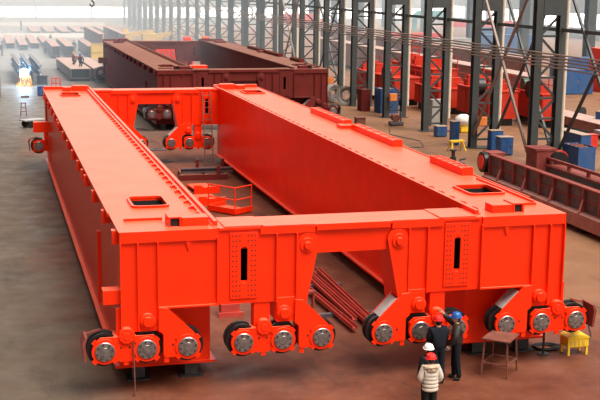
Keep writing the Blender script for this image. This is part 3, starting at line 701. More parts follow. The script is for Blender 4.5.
cabinet('blue_container', 60.5, 113.0, 4.4, 2.5, 2.6, 'wide blue container further behind at far right', 'blue', 'blue', cat='container')
cabinet('orange_housing', 58.6, 102.5, 2.8, 2.4, 4.2, 'tall orange housing cut by the right edge', 'orange', 'orange', cat='machine')
r = thing('tool_box', (41.6, 73.2, 1.01), 'small blue and yellow box lying on the pinkish beam', 'box', None, 0.5)
MB().box(-0.4, 0.4, -0.3, 0.3, 0, 0.5).build('body', 'blue', r, 0.02); MB().box(-0.42, 0.42, -0.32, 0.32, 0.5, 0.56).build('lid', 'bluetop', r)
for sx in (-.2, .2): MB().box(sx - .05, sx + .05, -0.33, 0.33, 0.02, 0.5).build('strap', 'yellow', r)
r = thing('bench_machine', (38.7, 67.2, 0), 'grey bench machine on thin legs at the right edge', 'machine')
MB().box(-0.8, 0.6, -0.4, 0.4, 0.75, 1.05).build('table', 'plategrey', r, 0.02); MB().box(0.25, 0.6, -0.35, 0.35, 0.1, 0.75).build('pedestal', 'plategrey', r, 0.02)
for sx in (-.75, -.3): MB().bar((sx, 0.3, 0), (sx, 0.3, 0.75), .06, .06).build('leg', 'steeld', r)
r = thing('fan_machine', (44.3, 82, 0), 'dark grinder on the floor beyond the pinkish beam', 'machine'); MB().lathe([(0.1, 0), (0.4, 0.02), (0.4, 0.2), (0.1, 0.22)], (0.6, 0.3, 0.45), (0.3, -1, 0), 18).build('guard', 'steeld', r); MB().box(0.3, 1.5, 0.2, 0.5, 0, 0.08).build('base', 'steeld', r)
# distant red and teal things across the next bay
def portal(x, y, w, h, m, lab, cat):
    r = thing('portal_machine', (x, y, 0), lab, cat)
    for sx in (-1, 1): MB().box(sx * w / 2 - .4, sx * w / 2 + .4, -.5, .5, 0, h * 0.6).build('leg', m, r)
    MB().prism([(-w / 2 - 1, h * 0.6), (w / 2 + 1, h * 0.6), (w / 2 - 1, h), (-w / 2 + 1, h)], -1.2, 1.2).build('bridge', m, r)
    return r
portal(93, 212, 14, 3.0, 'redpaint', 'distant red portal machine seen between the nearest columns', 'machine')
portal(93, 238, 8, 4.2, 'teal', 'distant teal machine seen through the third complete column', 'machine')
portal(57, 216, 9, 4.0, 'redpaint', 'hazy red machine far off behind the distant brown X bracing', 'machine')
portal(60, 160, 9, 3.0, 'redpaint', 'hazy red portal far off between the third and fourth complete columns', 'machine')

cabinet('grey_container', 60.0, 150.0, 8.0, 2.6, 2.8, 'hazy grey container seen through the third complete column', 'plategrey', 'plategrey', cat='container', doors=4)
cabinet('blue_container', 74.0, 160.0, 9.0, 2.6, 2.8, 'hazy blue container far behind the brown X bracing', 'blue', 'blue', cat='container', doors=4)
cabinet('blue_container', 80.0, 175.0, 9.0, 2.6, 3.2, 'hazy blue container rising just behind the other hazy blue one', 'blue', 'blue', cat='container', doors=4)
long_girder(51.6, 120, 165, 1.6, 2.4, 'third long maroon girder far back in the next bay')
# ------------------------------------------------------------------ inside the orange frame
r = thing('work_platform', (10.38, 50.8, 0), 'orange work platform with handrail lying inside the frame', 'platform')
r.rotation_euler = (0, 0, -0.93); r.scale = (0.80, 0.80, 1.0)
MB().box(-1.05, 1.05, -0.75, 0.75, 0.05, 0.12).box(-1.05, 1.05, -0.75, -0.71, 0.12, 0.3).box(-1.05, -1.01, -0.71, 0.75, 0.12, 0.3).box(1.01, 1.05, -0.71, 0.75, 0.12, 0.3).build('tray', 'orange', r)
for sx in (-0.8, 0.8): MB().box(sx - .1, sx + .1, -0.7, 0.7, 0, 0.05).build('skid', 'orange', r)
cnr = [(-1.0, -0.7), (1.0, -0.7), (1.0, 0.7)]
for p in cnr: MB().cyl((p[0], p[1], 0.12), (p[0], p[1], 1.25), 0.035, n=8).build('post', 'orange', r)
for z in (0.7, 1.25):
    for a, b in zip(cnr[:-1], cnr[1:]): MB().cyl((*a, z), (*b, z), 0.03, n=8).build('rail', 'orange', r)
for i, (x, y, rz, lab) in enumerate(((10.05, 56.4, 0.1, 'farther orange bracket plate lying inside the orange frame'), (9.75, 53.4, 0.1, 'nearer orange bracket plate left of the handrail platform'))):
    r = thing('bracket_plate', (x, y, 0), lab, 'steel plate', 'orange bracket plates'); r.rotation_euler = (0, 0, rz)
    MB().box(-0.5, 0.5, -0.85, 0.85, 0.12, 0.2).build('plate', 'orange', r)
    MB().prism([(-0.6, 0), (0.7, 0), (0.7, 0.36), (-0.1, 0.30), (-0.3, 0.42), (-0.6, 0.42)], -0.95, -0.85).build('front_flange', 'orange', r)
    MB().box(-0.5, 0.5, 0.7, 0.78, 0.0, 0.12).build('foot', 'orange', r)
r = thing('base_frame', (10.9, 60.3, 0), 'maroon rectangular channel frame on the floor inside the orange frame', 'frame')
MB().box(-1.5, 1.1, -1.05, -0.9, 0, 0.3).build('side_rail', 'maroon', r); MB().box(-1.0, 1.5, 1.35, 1.5, 0, 0.3).build('side_rail', 'maroon', r)
for x in (-1.3, 0.0, 1.0): MB().bar((x, -0.9, 0.15), (x + 0.2, 1.35, 0.15), 0.14, 0.25).build('cross_member', 'maroon', r)
for x, y in ((-0.1, 1.42), (1.3, 1.42), (0.6, -0.97)): MB().box(x - .08, x + .08, y - .07, y + .07, 0.3, 0.75).build('post', 'maroon', r)
o = MB().box(-1.4, 1.4, -0.1, 0.1, 0, 0.05).box(-1.4, 1.4, -0.015, 0.015, 0.05, 0.2).box(-1.4, 1.4, -0.1, 0.1, 0.2, 0.25).build('steel_bar', 'bare'); o.location = (11.0, 59.95, 0.3); tag(o, 'dark steel I bar lying across the maroon channel frame', 'steel bar')
r = thing('ladder', (11.9, 64.6, 0), 'thin brown ladder leaning on the rear end beam inside', 'ladder')
for sx in (-.23, .23): MB().bar((sx, -0.55, 0), (sx, 0.40, 4.1), 0.05, 0.05).build('stile', 'rust', r)
for k in range(12):
    t = (k + 0.7) / 12.4; MB().cyl((-.23, -0.55 + 0.95 * t, 4.1 * t), (.23, -0.55 + 0.95 * t, 4.1 * t), 0.018, n=6).build('rung', 'rust', r)
M['redbar'] = mat('dull_red_bar_paint', (0.42, 0.05, 0.035), 0.45, var=0.15)
BARS = [((11.17, 39.06), (11.06, 32.86)), ((10.80, 38.40), (10.86, 32.36)), ((10.58, 38.0), (10.58, 32.73)), ((10.12, 36.6), (10.31, 31.85))]
for (a, b), lab in zip(BARS, ('rightmost long red channel bar on the floor', 'second long red channel bar from the right', 'third long red channel bar from the right', 'separate leftmost red channel bar nearest the middle wheels')):
    g = MB(); z = 0.14
    g.bar((*a, z), (*b, z), 0.17, 0.03); g.bar((a[0] - .075, a[1], z + .06), (b[0] - .075, b[1], z + .06), 0.02, 0.09); g.bar((a[0] + .075, a[1], z + .06), (b[0] + .075, b[1], z + .06), 0.02, 0.09)
    tag(g.build('channel_bar', 'redbar'), lab, 'steel bar', 'red channel bars on the floor inside')
for y, lab in ((37.2, 'far dark sleeper under the red channel bars'), (33.7, 'near dark sleeper under the red channel bars')):
    o = MB().box(-1.0, 1.0, -0.09, 0.09, 0, 0.115).box(-.9, -.8, -.1, .1, 0, .06).build('sleeper', 'bare'); o.location = (10.5, y, 0); tag(o, lab, 'sleeper', 'sleepers under the bars')
r = thing('small_trestle', (9.35, 34.6, 0), 'small maroon trestle beside the red bars behind the middle wheels', 'trestle', None, 0.5)
MB().box(-0.45, 0.45, -0.25, 0.25, 0.55, 0.62).build('top', 'maroon2', r)
for sx in (-.38, .38):
    for sy in (-.2, .2): MB().box(sx - .04, sx + .04, sy - .04, sy + .04, 0, 0.55).build('leg', 'maroon2', r)
r = thing('steel_offcut', (6.75, 34.4, 0), 'short dull red offcut on the floor behind the second wheel group', 'offcut'); MB().box(0, .6, 0, .4, 0.1, 0.4).build('block', 'redbar', r, .01); MB().box(-0.1, .7, -.08, 0, 0, 0.14).build('flange', 'redbar', r)
for x, y, lab in ((10.1, 80.6, 'dark plate on the floor before the maroon crane wheels'), (9.9, 70.6, 'dark plate on the floor behind the rear wheels'), (9.6, 66.0, 'small dark plate on the floor left of the ladder')):
    o = MB().box(-0.45, 0.45, -0.35, 0.35, 0, 0.06).box(-.3, .3, -.02, .02, .06, .1).build('floor_plate', 'bare'); o.location = (x, y, 0); tag(o, lab, 'steel plate', 'dark plates on the floor')

# ------------------------------------------------------------------ foreground gear
o = MB().cyl((0, 0, 1.42), (0.02, -0.05, 0.02), 0.018, n=6).cyl((0.02, -0.05, 0.0), (0.02, -0.05, 0.1), 0.04, n=8).build('hanging_rope', 'rust'); o.location = (3.27, 28.02, 0); tag(o, 'thin brown rod reaching the floor from the leftmost pivot pin', 'rod')
r = thing('work_table', (13.05, 27.6, 0), 'rusty steel work table before the right wheel group', 'table', None, -0.76)
g = MB(); g.prism([(-0.38, -0.45), (0.40, -0.44), (0.38, 0.45), (-0.37, 0.43)], 1.0, 1.03, 'z'); g.build('table_top', 'rust', r)
for sx, sy in ((-1, -1), (1, -1), (1, 1), (-1, 1)): MB().bar((sx * 0.31, sy * 0.36, 1.0), (sx * 0.36, sy * 0.42, 0), 0.04, 0.04).build('leg', 'rust', r)
for a, b in (((-.34, -.39), (.34, -.39)), ((-.34, .39), (.34, .39)), ((-.34, -.39), (-.34, .39)), ((.34, -.39), (.34, .39))): MB().bar((*a, 0.35), (*b, 0.35), 0.035, 0.035).build('stretcher', 'rust', r)
r = thing('welding_set', (15.86, 28.7, 0), 'yellow four-legged welding box on the floor below the rightmost wheels', 'welding box', None, 0.0)
MB().box(-0.33, 0.33, -0.24, 0.24, 0.24, 0.50).build('body', 'yellow', r, 0.02)
t = MB(); t.prism([(-0.35, 0.5)] + [(0.35 * math.cos(a), 0.5 + 0.1 * math.sin(a)) for a in [PI - k * PI / 8 for k in range(1, 8)]] + [(0.35, 0.5)], -0.26, 0.26); t.build('lid', 'yellow', r)
for sx in (-.28, .28):
    for sy in (-.2, .2): MB().box(sx - .03, sx + .03, sy - .03, sy + .03, 0, 0.25).build('leg', 'yellow', r)
MB().box(-0.12, 0.12, -0.05, 0.05, 0.59, 0.64).build('handle', 'yellow2', r)
for k in range(4): MB().box(-0.26 + k * 0.13, -0.19 + k * 0.13, -0.25, -0.24, 0.3, 0.44).build('vent', 'yellow2', r)
MB().cyl((0.33, 0, .36), (0.42, 0, .36), .08, n=12).build('wheel', 'steeld', r)
g = MB()
for k in range(5):
    R = 0.28 + 0.035 * k; g.tube([(R * math.cos(a) + .02 * k, R * 0.8 * math.sin(a), 0.025 + 0.02 * (k % 3)) for a in [2 * PI * i / 22 for i in range(23)]], 0.02, 6)
g.tube([(0.3, 0, 0.03), (0.8, 0.3, 0.02), (1.4, 0.1, 0.02), (1.9, 0.7, 0.02), (2.8, 2.6, 0.02), (3.6, 4.4, 0.02)], 0.018, 6)
o = g.build('cable_coil', 'cable'); o.location = (15.22, 29.3, 0); tag(o, 'black cable coiled on the floor left of the yellow box', 'cable')
r = thing('prop_stand', (14.95, 28.8, 0), 'thin black stand beside the cable coil', 'stand'); MB().cyl((0, 0, 0.03), (0, 0, 0.95), 0.035, n=8).build('post', 'steeld', r); MB().cyl((0, 0, 0), (0, 0, 0.03), 0.16, n=16).build('foot', 'steeld', r)
# floor cables on the right
for i, (pts, lab) in enumerate((([(16.5, 33.5), (17.4, 35.5), (18.8, 36.2), (19.6, 38.5), (20.8, 39.6)], 'thin black cable on the tan floor right of the orange frame'), ([(23.8, 66), (25, 68.5), (26.6, 68.8), (27.4, 71.5), (26.5, 75), (27.5, 78)], 'thin black cable winding past the yellow trestle'))):
    tag(MB().tube([(a, b, 0.02) for a, b in pts], 0.022, 6).build('floor_cable', 'cable'), lab, 'cable')

# ------------------------------------------------------------------ left background
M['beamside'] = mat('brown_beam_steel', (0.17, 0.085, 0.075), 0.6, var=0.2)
def box_beam(x, y, w, l, h, lab, rz=0.0, group='box beams lying in the left background'):
    r = thing('box_beam', (x, y, 0), lab, 'steel beam', group, rz); t = 0.05; b0 = 0.3
    MB().box(-w / 2, -w / 2 + t, 0, l, b0, h).box(w / 2 - t, w / 2, 0, l, b0, h).box(-w / 2 + t, w / 2 - t, 0, l, b0, b0 + t).build('web', 'beamside', r)
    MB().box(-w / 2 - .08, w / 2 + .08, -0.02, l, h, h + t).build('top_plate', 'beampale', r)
    MB().box(-w / 2 + t, w / 2 - t, 0.5, 0.55, b0 + t, h).build('diaphragm', 'black', r)
    for k in range(2): MB().box(-w / 2, w / 2, 0.6 + k * (l - 1.6), 1.0 + k * (l - 1.6), 0, b0).build('sleeper', 'dark', r)
    return r
box_beam(9.05, 119.5, 1.9, 17, 1.25, 'large brown box beam with pale top, left of the maroon frame', 0.03)
b2 = box_beam(10.35, 120.2, 1.2, 17, 1.3, 'brown box beam running beside the larger one, closest to the maroon frame', 0.02)
b2.location = (10.95, 118.8, 0)
for i, (x, y, l) in enumerate(((8.6, 154, 20), (10.4, 154, 22), (13.2, 154, 18))): box_beam(x, y, 0.95, l, 1.55, 'hazy box beam end on behind the welder, %s of three from the left' % ORD[i])
for i in range(5): box_beam(1.6 + i * 1.75, 172 + (i % 2) * 4, 1.1, 26, 0.75, 'pale pinkish beam in the hazy row beyond the welder, %s from the left' % ORD[i])
for i in range(6): box_beam(8.5 + i * 2.6, 213, 1.4, 26, 0.8, 'very distant pale beam in the farthest row, %s from the left' % ORD[i], 0.0, 'farthest beams')
o = MB().box(-7, 7.8, -0.3, 0.3, 0.25, 1.0).box(-6, -5.6, -.25, .25, 0, .25).box(6, 6.4, -.25, .25, 0, .25).build('floor_glint', 'white'); o.location = (8.8, 203, 0); tag(o, 'long white strip painted as a reflection across the far floor', 'steel beam')  # raised white bars stand for bright reflections on the far floor
o = MB().box(-16, 11.5, -0.3, 0.3, 0.25, 0.9).box(-6, -5.6, -.25, .25, 0, .25).box(6, 6.4, -.25, .25, 0, .25).build('floor_glint', 'white'); o.location = (13, 254, 0); tag(o, 'farthest long white strip painted as a floor reflection near the back wall', 'steel beam')
for i, (x, y) in enumerate(((14.9, 158), (17.9, 158))):
    r = thing('plate_stack', (x, y, 0), ['maroon plate girder standing on edge left of the other', 'maroon plate girder standing on edge nearest the maroon frame'][i], 'steel girder')
    MB().box(-0.06, 0.06, 0, 26, 0.1, 2.9).build('web', 'maroon2', r); MB().box(-0.4, 0.4, 0, 26, 2.9, 2.97).build('top_flange', 'beampale', r); MB().box(-0.4, 0.4, 0, 26, 0, 0.1).build('bottom_flange', 'maroon2', r)
    for k in range(8): MB().box(-0.36, -0.06, 0.4 + k * 3.6, 0.5 + k * 3.6, 0.1, 2.9).build('stiffener', 'maroon2', r)
# I beams being welded
for i in range(6):
    x = 3.0 + (i % 3) * 0.95; y0 = 116.5
    g = MB(); z0 = 0.84 + (i // 3) * 0.55
    g.box(-0.2, 0.2, 0, 17, z0, z0 + 0.05).box(-0.03, 0.03, 0, 17, z0 + .05, z0 + .5).box(-0.2, 0.2, 0, 17, z0 + .5, z0 + .55)
    o = g.build('steel_joist', 'joist'); o.location = (x, y0, 0); o.rotation_euler = (0, 0, 0.02)
    tag(o, 'grey steel joist on the welding stands, %s from left in %s layer' % (ORD[i % 3], ('lower', 'upper')[i // 3]), 'steel joist', 'joists behind the welding flash')
for i, (x, y) in enumerate(((3.6, 117.0), (5.1, 117.0), (3.7, 131.0), (5.1, 131.0))):
    o = MB().box(-0.55, 0.55, -0.4, 0.4, 0, 0.08).box(-0.5, 0.5, -0.3, 0.3, 0.08, 0.78).box(-0.6, 0.6, -0.4, 0.4, 0.78, 0.84).build('welding_stand', 'steeld'); o.location = (x, y, 0)
    tag(o, 'black stand under the joists, %s' % ('near left', 'near right', 'far left', 'far right')[i], 'stand', 'black stands under the joists')
# welding flash
arc_o = MB().blob((0, 0, 0), 0.38, 12, 8).build('welding_arc', 'arc'); arc_o.location = (3.35, 114.6, 1.35); tag(arc_o, 'blinding blue-white welding arc at far left', 'welding arc')
g = MB()
for k in range(90):
    a = random.uniform(-1, 1); t = random.random() ** 0.8
    x = 3.35 + a * (0.45 + 0.35 * t); z = 1.35 - 1.32 * t + random.uniform(0, .15); y = 114.5 + random.uniform(-.4, .3)
    g.bar((x, y, max(z, .05)), (x + a * .05, y, max(z - random.uniform(.1, .35), .02)), 0.02, 0.02, (0, 1, 0))
o = g.build('welding_sparks', 'spark'); o['kind'] = 'stuff'; tag(o, 'shower of orange sparks falling below the welding arc', 'sparks')
pl = bpy.data.lights.new('arc_light', 'POINT'); pl.energy = 500; pl.color = (0.25, 0.6, 1.0); pl.shadow_soft_size = 0.2
lo = bpy.data.objects.new('arc_light', pl); lo.location = (3.35, 114.3, 1.9); COL.objects.link(lo)
cabinet('blue_crate', 4.65, 105.6, 0.95, 0.8, 0.85, 'blue crate on the floor beyond the end of the left girder', 'blue', 'blue', cat='crate')
r = thing('frame_rack', (6.2, 112.9, 0), 'red tube rack on the floor behind the left girder end', 'rack')
for sx in (-.4, 0, .4):
    for sy in (-.4, .4): MB().bar((sx, sy, 0), (sx, sy, .9), .05, .05).build('post', 'redpaint', r)
for z in (.45, .9):
    for sy in (-.4, .4): MB().bar((-.4, sy, z), (.4, sy, z), .05, .05).build('rail', 'redpaint', r)
o = MB().box(-.35, .35, -.3, .3, 0, .12).box(-.3, .3, -.25, .25, .12, .16).build('floor_box', 'bare'); o.location = (3.05, 104.4, 0); tag(o, 'small flat dark box on the floor left of the blue crate', 'box')
r = thing('step_stool', (2.5, 90.2, 0), 'small brown step stool standing on the left floor', 'stool')
for sx in (-.22, .22):
    MB().bar((sx, -.3, 0), (sx * .7, 0.02, .95), .06, .05).build('leg', 'rust', r); MB().bar((sx, .3, 0), (sx * .7, -0.02, .95), .06, .05).build('leg', 'rust', r)
MB().box(-.2, .2, -.12, .12, .95, 1.0).build('top', 'rust', r)
for z in (.35, .65): MB().box(-.19, .19, -.3 + z * .33, -.16 + z * .33, z - .02, z + .02).build('step', 'rust', r)
r = thing('hand_cart', (3.0, 83.2, 0), 'low grey hand cart left of the orange girder', 'cart', None, 0.5)
MB().box(-.95, .7, -.4, .4, .48, .56).build('deck', 'plategrey', r)
for sx in (-.5, .45):
    for sy in (-.4, .4): MB().lathe([(.05, -.06), (.24, -.06), (.24, .06), (.05, .06)], (sx, sy, .24), (0, 1, 0), 18).build('wheel', 'tyre', r)
MB().bar((-.5, -.4, .3), (-.5, .4, .3), .06, .06).build('axle', 'steeld', r); MB().bar((.45, -.4, .3), (.45, .4, .3), .06, .06).build('axle', 'steeld', r)
MB().box(-.6, .55, -.06, .06, .3, .48).build('chassis', 'steeld', r)
r = thing('drum_machine', (11.0, 117.7, 0), 'black round drum machine before the brown beams', 'machine')
MB().lathe([(0.2, -0.3), (0.72, -0.3), (0.72, 0.3), (0.2, 0.3)], (0, 0, 0.95), (0, 1, 0), 24).build('drum', 'tyre', r); MB().box(-.7, .7, -.4, .4, 0, .25).build('base', 'bare', r)
MB().lathe([(0.3, -0.34), (0.3, -0.30), (0.05, -0.30)], (0, 0, 0.95), (0, 1, 0), 18).build('hub', 'steel', r)
r = thing('yellow_rack', (13.4, 147.0, 0), 'yellow sheet metal rack left of the maroon frame', 'rack')
MB().box(-.9, .9, -.05, .05, .4, 2.3).build('panel', 'yellow2', r)
for sx in (-.9, .9): MB().box(sx - .06, sx + .06, -.3, .3, 0, 2.4).build('post', 'yellow2', r)
for z in (.4, 1.3, 2.3): MB().box(-.84, .84, -.12, -.05, z - .05, z + .05).build('rail', 'yellow2', r)
cabinet('red_locker', 10.2, 138.6, 1.1, .8, 1.35, 'small dull red locker left of the yellow rack', 'maroon2', 'redpaint', cat='cabinet')
def yellow_machine(x, y, w, lab):
    r = thing('yellow_machine', (x, y, 0), lab, 'machine')
    MB().box(-w / 2, w / 2, -.8, .8, .5, 2.2).build('body', 'yellow2', r, .05); MB().box(-w / 2 - .3, w / 2 + .3, -.9, .9, 0, .5).build('base', 'steeld', r)
    MB().prism([(w / 2, 1.2), (w / 2 + 2.2, 2.0), (w / 2 + 2.2, 2.5), (w / 2, 2.2)], -.3, .3).build('arm', 'yellow2', r); MB().box(-w / 4, w / 4, -.5, .5, 2.2, 2.7).build('cab', 'yellow2', r)
yellow_machine(20.4, 180, 1.8, 'yellow block machine far behind the maroon frame, left of two')
yellow_machine(23.6, 176, 2.2, 'yellow machine with arm far behind the maroon frame, right of two')
for i, (x, y, l) in enumerate(((27.0, 135, 'red housing beyond the far end of the maroon frame, left of two'), (30.6, 138, 'red housing beyond the far end of the maroon frame, right of two'))):
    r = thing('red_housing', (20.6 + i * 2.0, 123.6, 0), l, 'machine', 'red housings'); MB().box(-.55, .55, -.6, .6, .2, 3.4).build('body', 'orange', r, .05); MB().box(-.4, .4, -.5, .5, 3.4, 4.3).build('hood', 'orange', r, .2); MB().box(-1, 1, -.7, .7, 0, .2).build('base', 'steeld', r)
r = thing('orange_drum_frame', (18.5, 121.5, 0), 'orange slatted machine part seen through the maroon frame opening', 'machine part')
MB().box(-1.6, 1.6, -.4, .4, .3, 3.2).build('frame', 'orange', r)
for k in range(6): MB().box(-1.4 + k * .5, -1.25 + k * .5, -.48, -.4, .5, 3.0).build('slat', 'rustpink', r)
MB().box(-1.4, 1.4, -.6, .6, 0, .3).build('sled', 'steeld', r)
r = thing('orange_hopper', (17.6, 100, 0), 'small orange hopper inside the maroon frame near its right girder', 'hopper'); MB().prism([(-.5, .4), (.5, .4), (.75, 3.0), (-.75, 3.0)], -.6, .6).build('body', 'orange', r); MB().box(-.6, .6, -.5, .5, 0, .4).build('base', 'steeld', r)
o = MB().box(-1.0, 0.22, -3, 3, 0.4, 2.9).box(-.9, 0.1, -2.6, -2.2, 0, .4).box(-.9, 0.1, 2.2, 2.6, 0, .4).build('stacked_slab', 'beamside'); o.location = (0.75, 103.5, 0); tag(o, 'brown steel block at the very left edge', 'steel block')
# crane hook
r = thing('crane_hook', (5.18, 60.0, 8.9), 'dark crane hook hanging at the top left', 'hook')
h = MB(); h.tube([(0.0, 0, 0.42), (0.0, 0, 0.3)] + [(0.10 * math.sin(a), 0, 0.16 + 0.12 * math.cos(a)) for a in [k * PI / 8 for k in range(0, 13)]], 0.035, 8); h.build('hook', 'steeld', r)
MB().box(-.11, .11, -.1, .1, .4, .75).build('hook_block', 'steeld', r)
for sx in (-.06, .06): MB().cyl((sx, 0, .75), (sx, 0, 5.0), .012, n=6).build('rope', 'steeld', r)

# ------------------------------------------------------------------ people
def skin_obj(name, joints, edges, m, parent, root='pelvis', sub=2):
    names = list(joints); me = bpy.data.meshes.new(name)
    me.from_pydata([joints[n][:3] for n in names], [(names.index(a), names.index(b)) for a, b in edges], [])
    me.materials.append(M[m]); o = bpy.data.objects.new(name, me); COL.objects.link(o); o.parent = parent
    sk = o.modifiers.new('skin', 'SKIN'); sk.use_smooth_shade = True
    if not me.skin_vertices: me.attributes.new  # layer is made with the modifier
    for i, n in enumerate(names):
        r = joints[n][3]; r = r if isinstance(r, tuple) else (r, r)
        d = me.skin_vertices[0].data[i]; d.radius = r; d.use_root = (n == root)
    ss = o.modifiers.new('subsurf', 'SUBSURF'); ss.levels = sub; ss.render_levels = sub
    return o
def lerp(a, b, t): return tuple(a[i] + (b[i] - a[i]) * t for i in range(3))
def person(label, loc, yaw, helmet, jacket, trousers, armL=None, armR=None, gloves=None, group=None, k=1.0, hood=None, puffy=False, crouch=False, shoe='black', head_yaw=0.0, lean=0.0, stride=0.0, bulk=1.12):
    """local frame: faces -y, z up; armX = (elbow, wrist) in local metres; left arm on +x"""
    r = thing('person', loc, label, 'person', group, yaw); r.scale = (k, k, k)
    hz = 0.45 if crouch else 0.93
    dz = hz - 0.93
    ly = -lean
    J = {'pelvis': (0, 0, .95 + dz, .125), 'waist': (0, ly * .3, 1.10 + dz, .115), 'chest': (0, ly * .7, 1.30 + dz, (.15, .12)), 'neckb': (0, ly, 1.46 + dz, .065), 'neck': (0, ly - .01, 1.53 + dz, .055), 'skull': (0, ly - .015, 1.61 + dz, (.085, .095)), 'crown': (0, ly - .01, 1.70 + dz, .07)}
    E = [('pelvis', 'waist'), ('waist', 'chest'), ('chest', 'neckb'), ('neckb', 'neck'), ('neck', 'skull'), ('skull', 'crown')]
    arms = {}
    for s, sx, arm in (('l', 1, armL), ('r', -1, armR)):
        sh = (sx * .185, ly, 1.41 + dz)
        el, wr = arm if arm else ((sx * .25, .03 + ly, 1.14 + dz), (sx * .24, -.07 + ly, .90 + dz))
        arms[s] = (sh, el, wr)
        J[s + 'sh'] = (*sh, .062); J[s + 'el'] = (*el, .045); J[s + 'wr'] = (*wr, .028)
        d = Vector(wr) - Vector(el); d.normalize(); side = d.cross(Vector((sx, 0.01, 0)));
        if side.length < .1: side = Vector((0, 1, 0))
        side.normalize(); nrm = d.cross(side)
        pm = Vector(wr) + d * .075; J[s + 'pm'] = (*pm, (.036, .022)); E += [('chest', s + 'sh'), (s + 'sh', s + 'el'), (s + 'el', s + 'wr'), (s + 'wr', s + 'pm')]
        for f, (off, ln) in enumerate(((-.030, .062), (-.010, .074), (.010, .070), (.030, .055))):
            a = pm + side * off + d * .02; b = a + d * ln * .55 + nrm * .008; c = b + d * ln * .45 + nrm * .022
            for nm, q in ((f'{s}f{f}a', a), (f'{s}f{f}b', b), (f'{s}f{f}c', c)): J[nm] = (*q, .0095)
            E += [(s + 'pm', f'{s}f{f}a'), (f'{s}f{f}a', f'{s}f{f}b'), (f'{s}f{f}b', f'{s}f{f}c')]
        a = Vector(wr) + d * .04 - side * .035; b = a + d * .035 - side * .02 + nrm * .01
        J[s + 'ta'] = (*a, .012); J[s + 'tb'] = (*b, .010); E += [(s + 'wr', s + 'ta'), (s + 'ta', s + 'tb')]
        hip = (sx * .095, 0, .90 + dz)
        st = stride * sx
        kn, an, toe = ((sx * .12, -.30, .46), (sx * .12, .04, .09), (sx * .13, -.13, .04)) if crouch else ((sx * .10, -.02 - st * .6, .50), (sx * .105, .025 - st, .09), (sx * .12, -.15 - st, .04))
        J[s + 'hip'] = (*hip, .088); J[s + 'kn'] = (*kn, .058); J[s + 'an'] = (*an, .04); J[s + 'toe'] = (toe[0], toe[1] + .03, toe[2], .022)
        E += [('pelvis', s + 'hip'), (s + 'hip', s + 'kn'), (s + 'kn', s + 'an'), (s + 'an', s + 'toe')]
    skin_obj('body', J, E, 'skin', r)
    hp = Vector(J['skull'][:3])
    R = Matrix.Rotation(head_yaw, 4, 'Z')
    def hd(name, mb, m):
        o = mb.build(name, m, r); o.location = hp; o.rotation_euler = (0, 0, head_yaw); return o
    hd('face', MB().blob((0, -.012, .01), (.079, .098, .118), 16, 12).lathe([(.018, 0), (.014, .02), (.006, .035)], (0, -.098, -.01), (0, -1, -.25), 8).blob((.082, .01, 0), (.014, .03, .04), 8, 6).blob((-.082, .01, 0), (.014, .03, .04), 8, 6), 'skin')
    for sx in (-1, 1): hd('eye', MB().blob((sx * .032, -.096, .022), (.014, .01, .009), 8, 6), 'black')
    hd('mouth', MB().blob((0, -.097, -.055), (.026, .008, .007), 8, 6), 'redbar')
    hd('hair', MB().blob((0, .022, .02), (.088, .095, .115), 14, 10), 'hair')
    he = hd('helmet', MB().lathe([(.145, .045), (.148, .055), (.128, .062), (.126, .09), (.115, .135), (.085, .172), (.045, .19), (.01, .194)], (0, 0, 0), n=24).prism([(.10, -.10), (.07, -.185), (0, -.20), (-.07, -.185), (-.10, -.10)], .048, .058, 'z').bar((0, -.11, .12), (0, .11, .12), .03, .11), helmet)
    # jacket
    p = 1.25 if puffy else bulk
    JJ = {'pelvis': (0, 0, .86 + dz, (.165 * p, .135 * p)), 'waist': (0, ly * .3, 1.10 + dz, (.165 * p, .13 * p)), 'chest': (0, ly * .7, 1.30 + dz, (.185 * p, .145 * p)), 'neckb': (0, ly, 1.45 + dz, .09 * p), 'collar': (0, ly, 1.50 + dz, .078)}
    EE = [('pelvis', 'waist'), ('waist', 'chest'), ('chest', 'neckb'), ('neckb', 'collar')]
    for s in 'lr':
        sh, el, wr = arms[s]
        JJ[s + 'sh'] = (*sh, .088 * p); JJ[s + 'ua'] = (*lerp(sh, el, .5), .075 * p); JJ[s + 'el'] = (*el, .066 * p); JJ[s + 'fa'] = (*lerp(el, wr, .5), .058 * p); JJ[s + 'wr'] = (*lerp(el, wr, .97), .046 * p)
        EE += [('chest', s + 'sh'), (s + 'sh', s + 'ua'), (s + 'ua', s + 'el'), (s + 'el', s + 'fa'), (s + 'fa', s + 'wr')]
    jk = skin_obj('jacket', JJ, EE, jacket, r)
    if puffy:
        q = MB()
        for z in (.86, .96, 1.06, 1.16, 1.26): q.lathe([(.01, z - .055), (.16, z - .055), (.205, z - .03), (.215, z), (.205, z + .03), (.16, z + .055), (.01, z + .055)], (0, 0, 0), n=24)
        q.v = [(a, b * .8, c) for a, b, c in q.v]
        q.build('quilting', jacket, jk)
        fu = MB()
        for kk in range(26):
            a = 2 * PI * kk / 26; fu.blob((.17 * math.cos(a), .02 + .12 * math.sin(a), 1.44 + .03 * math.sin(a)), .058 + random.uniform(0, .012), 8, 6, .12)
        fu.blob((0, .12, 1.40), (.14, .07, .10), 12, 8, .08)
        fu.build('fur_hood', 'fur', jk)['label'] = 'beige fur hood'
    TT = {'pelvis': (0, 0, .95 + dz, (.155, .125)), 'belt': (0, ly * .2, 1.10 + dz, (.145, .115))}
    TE = [('pelvis', 'belt')]
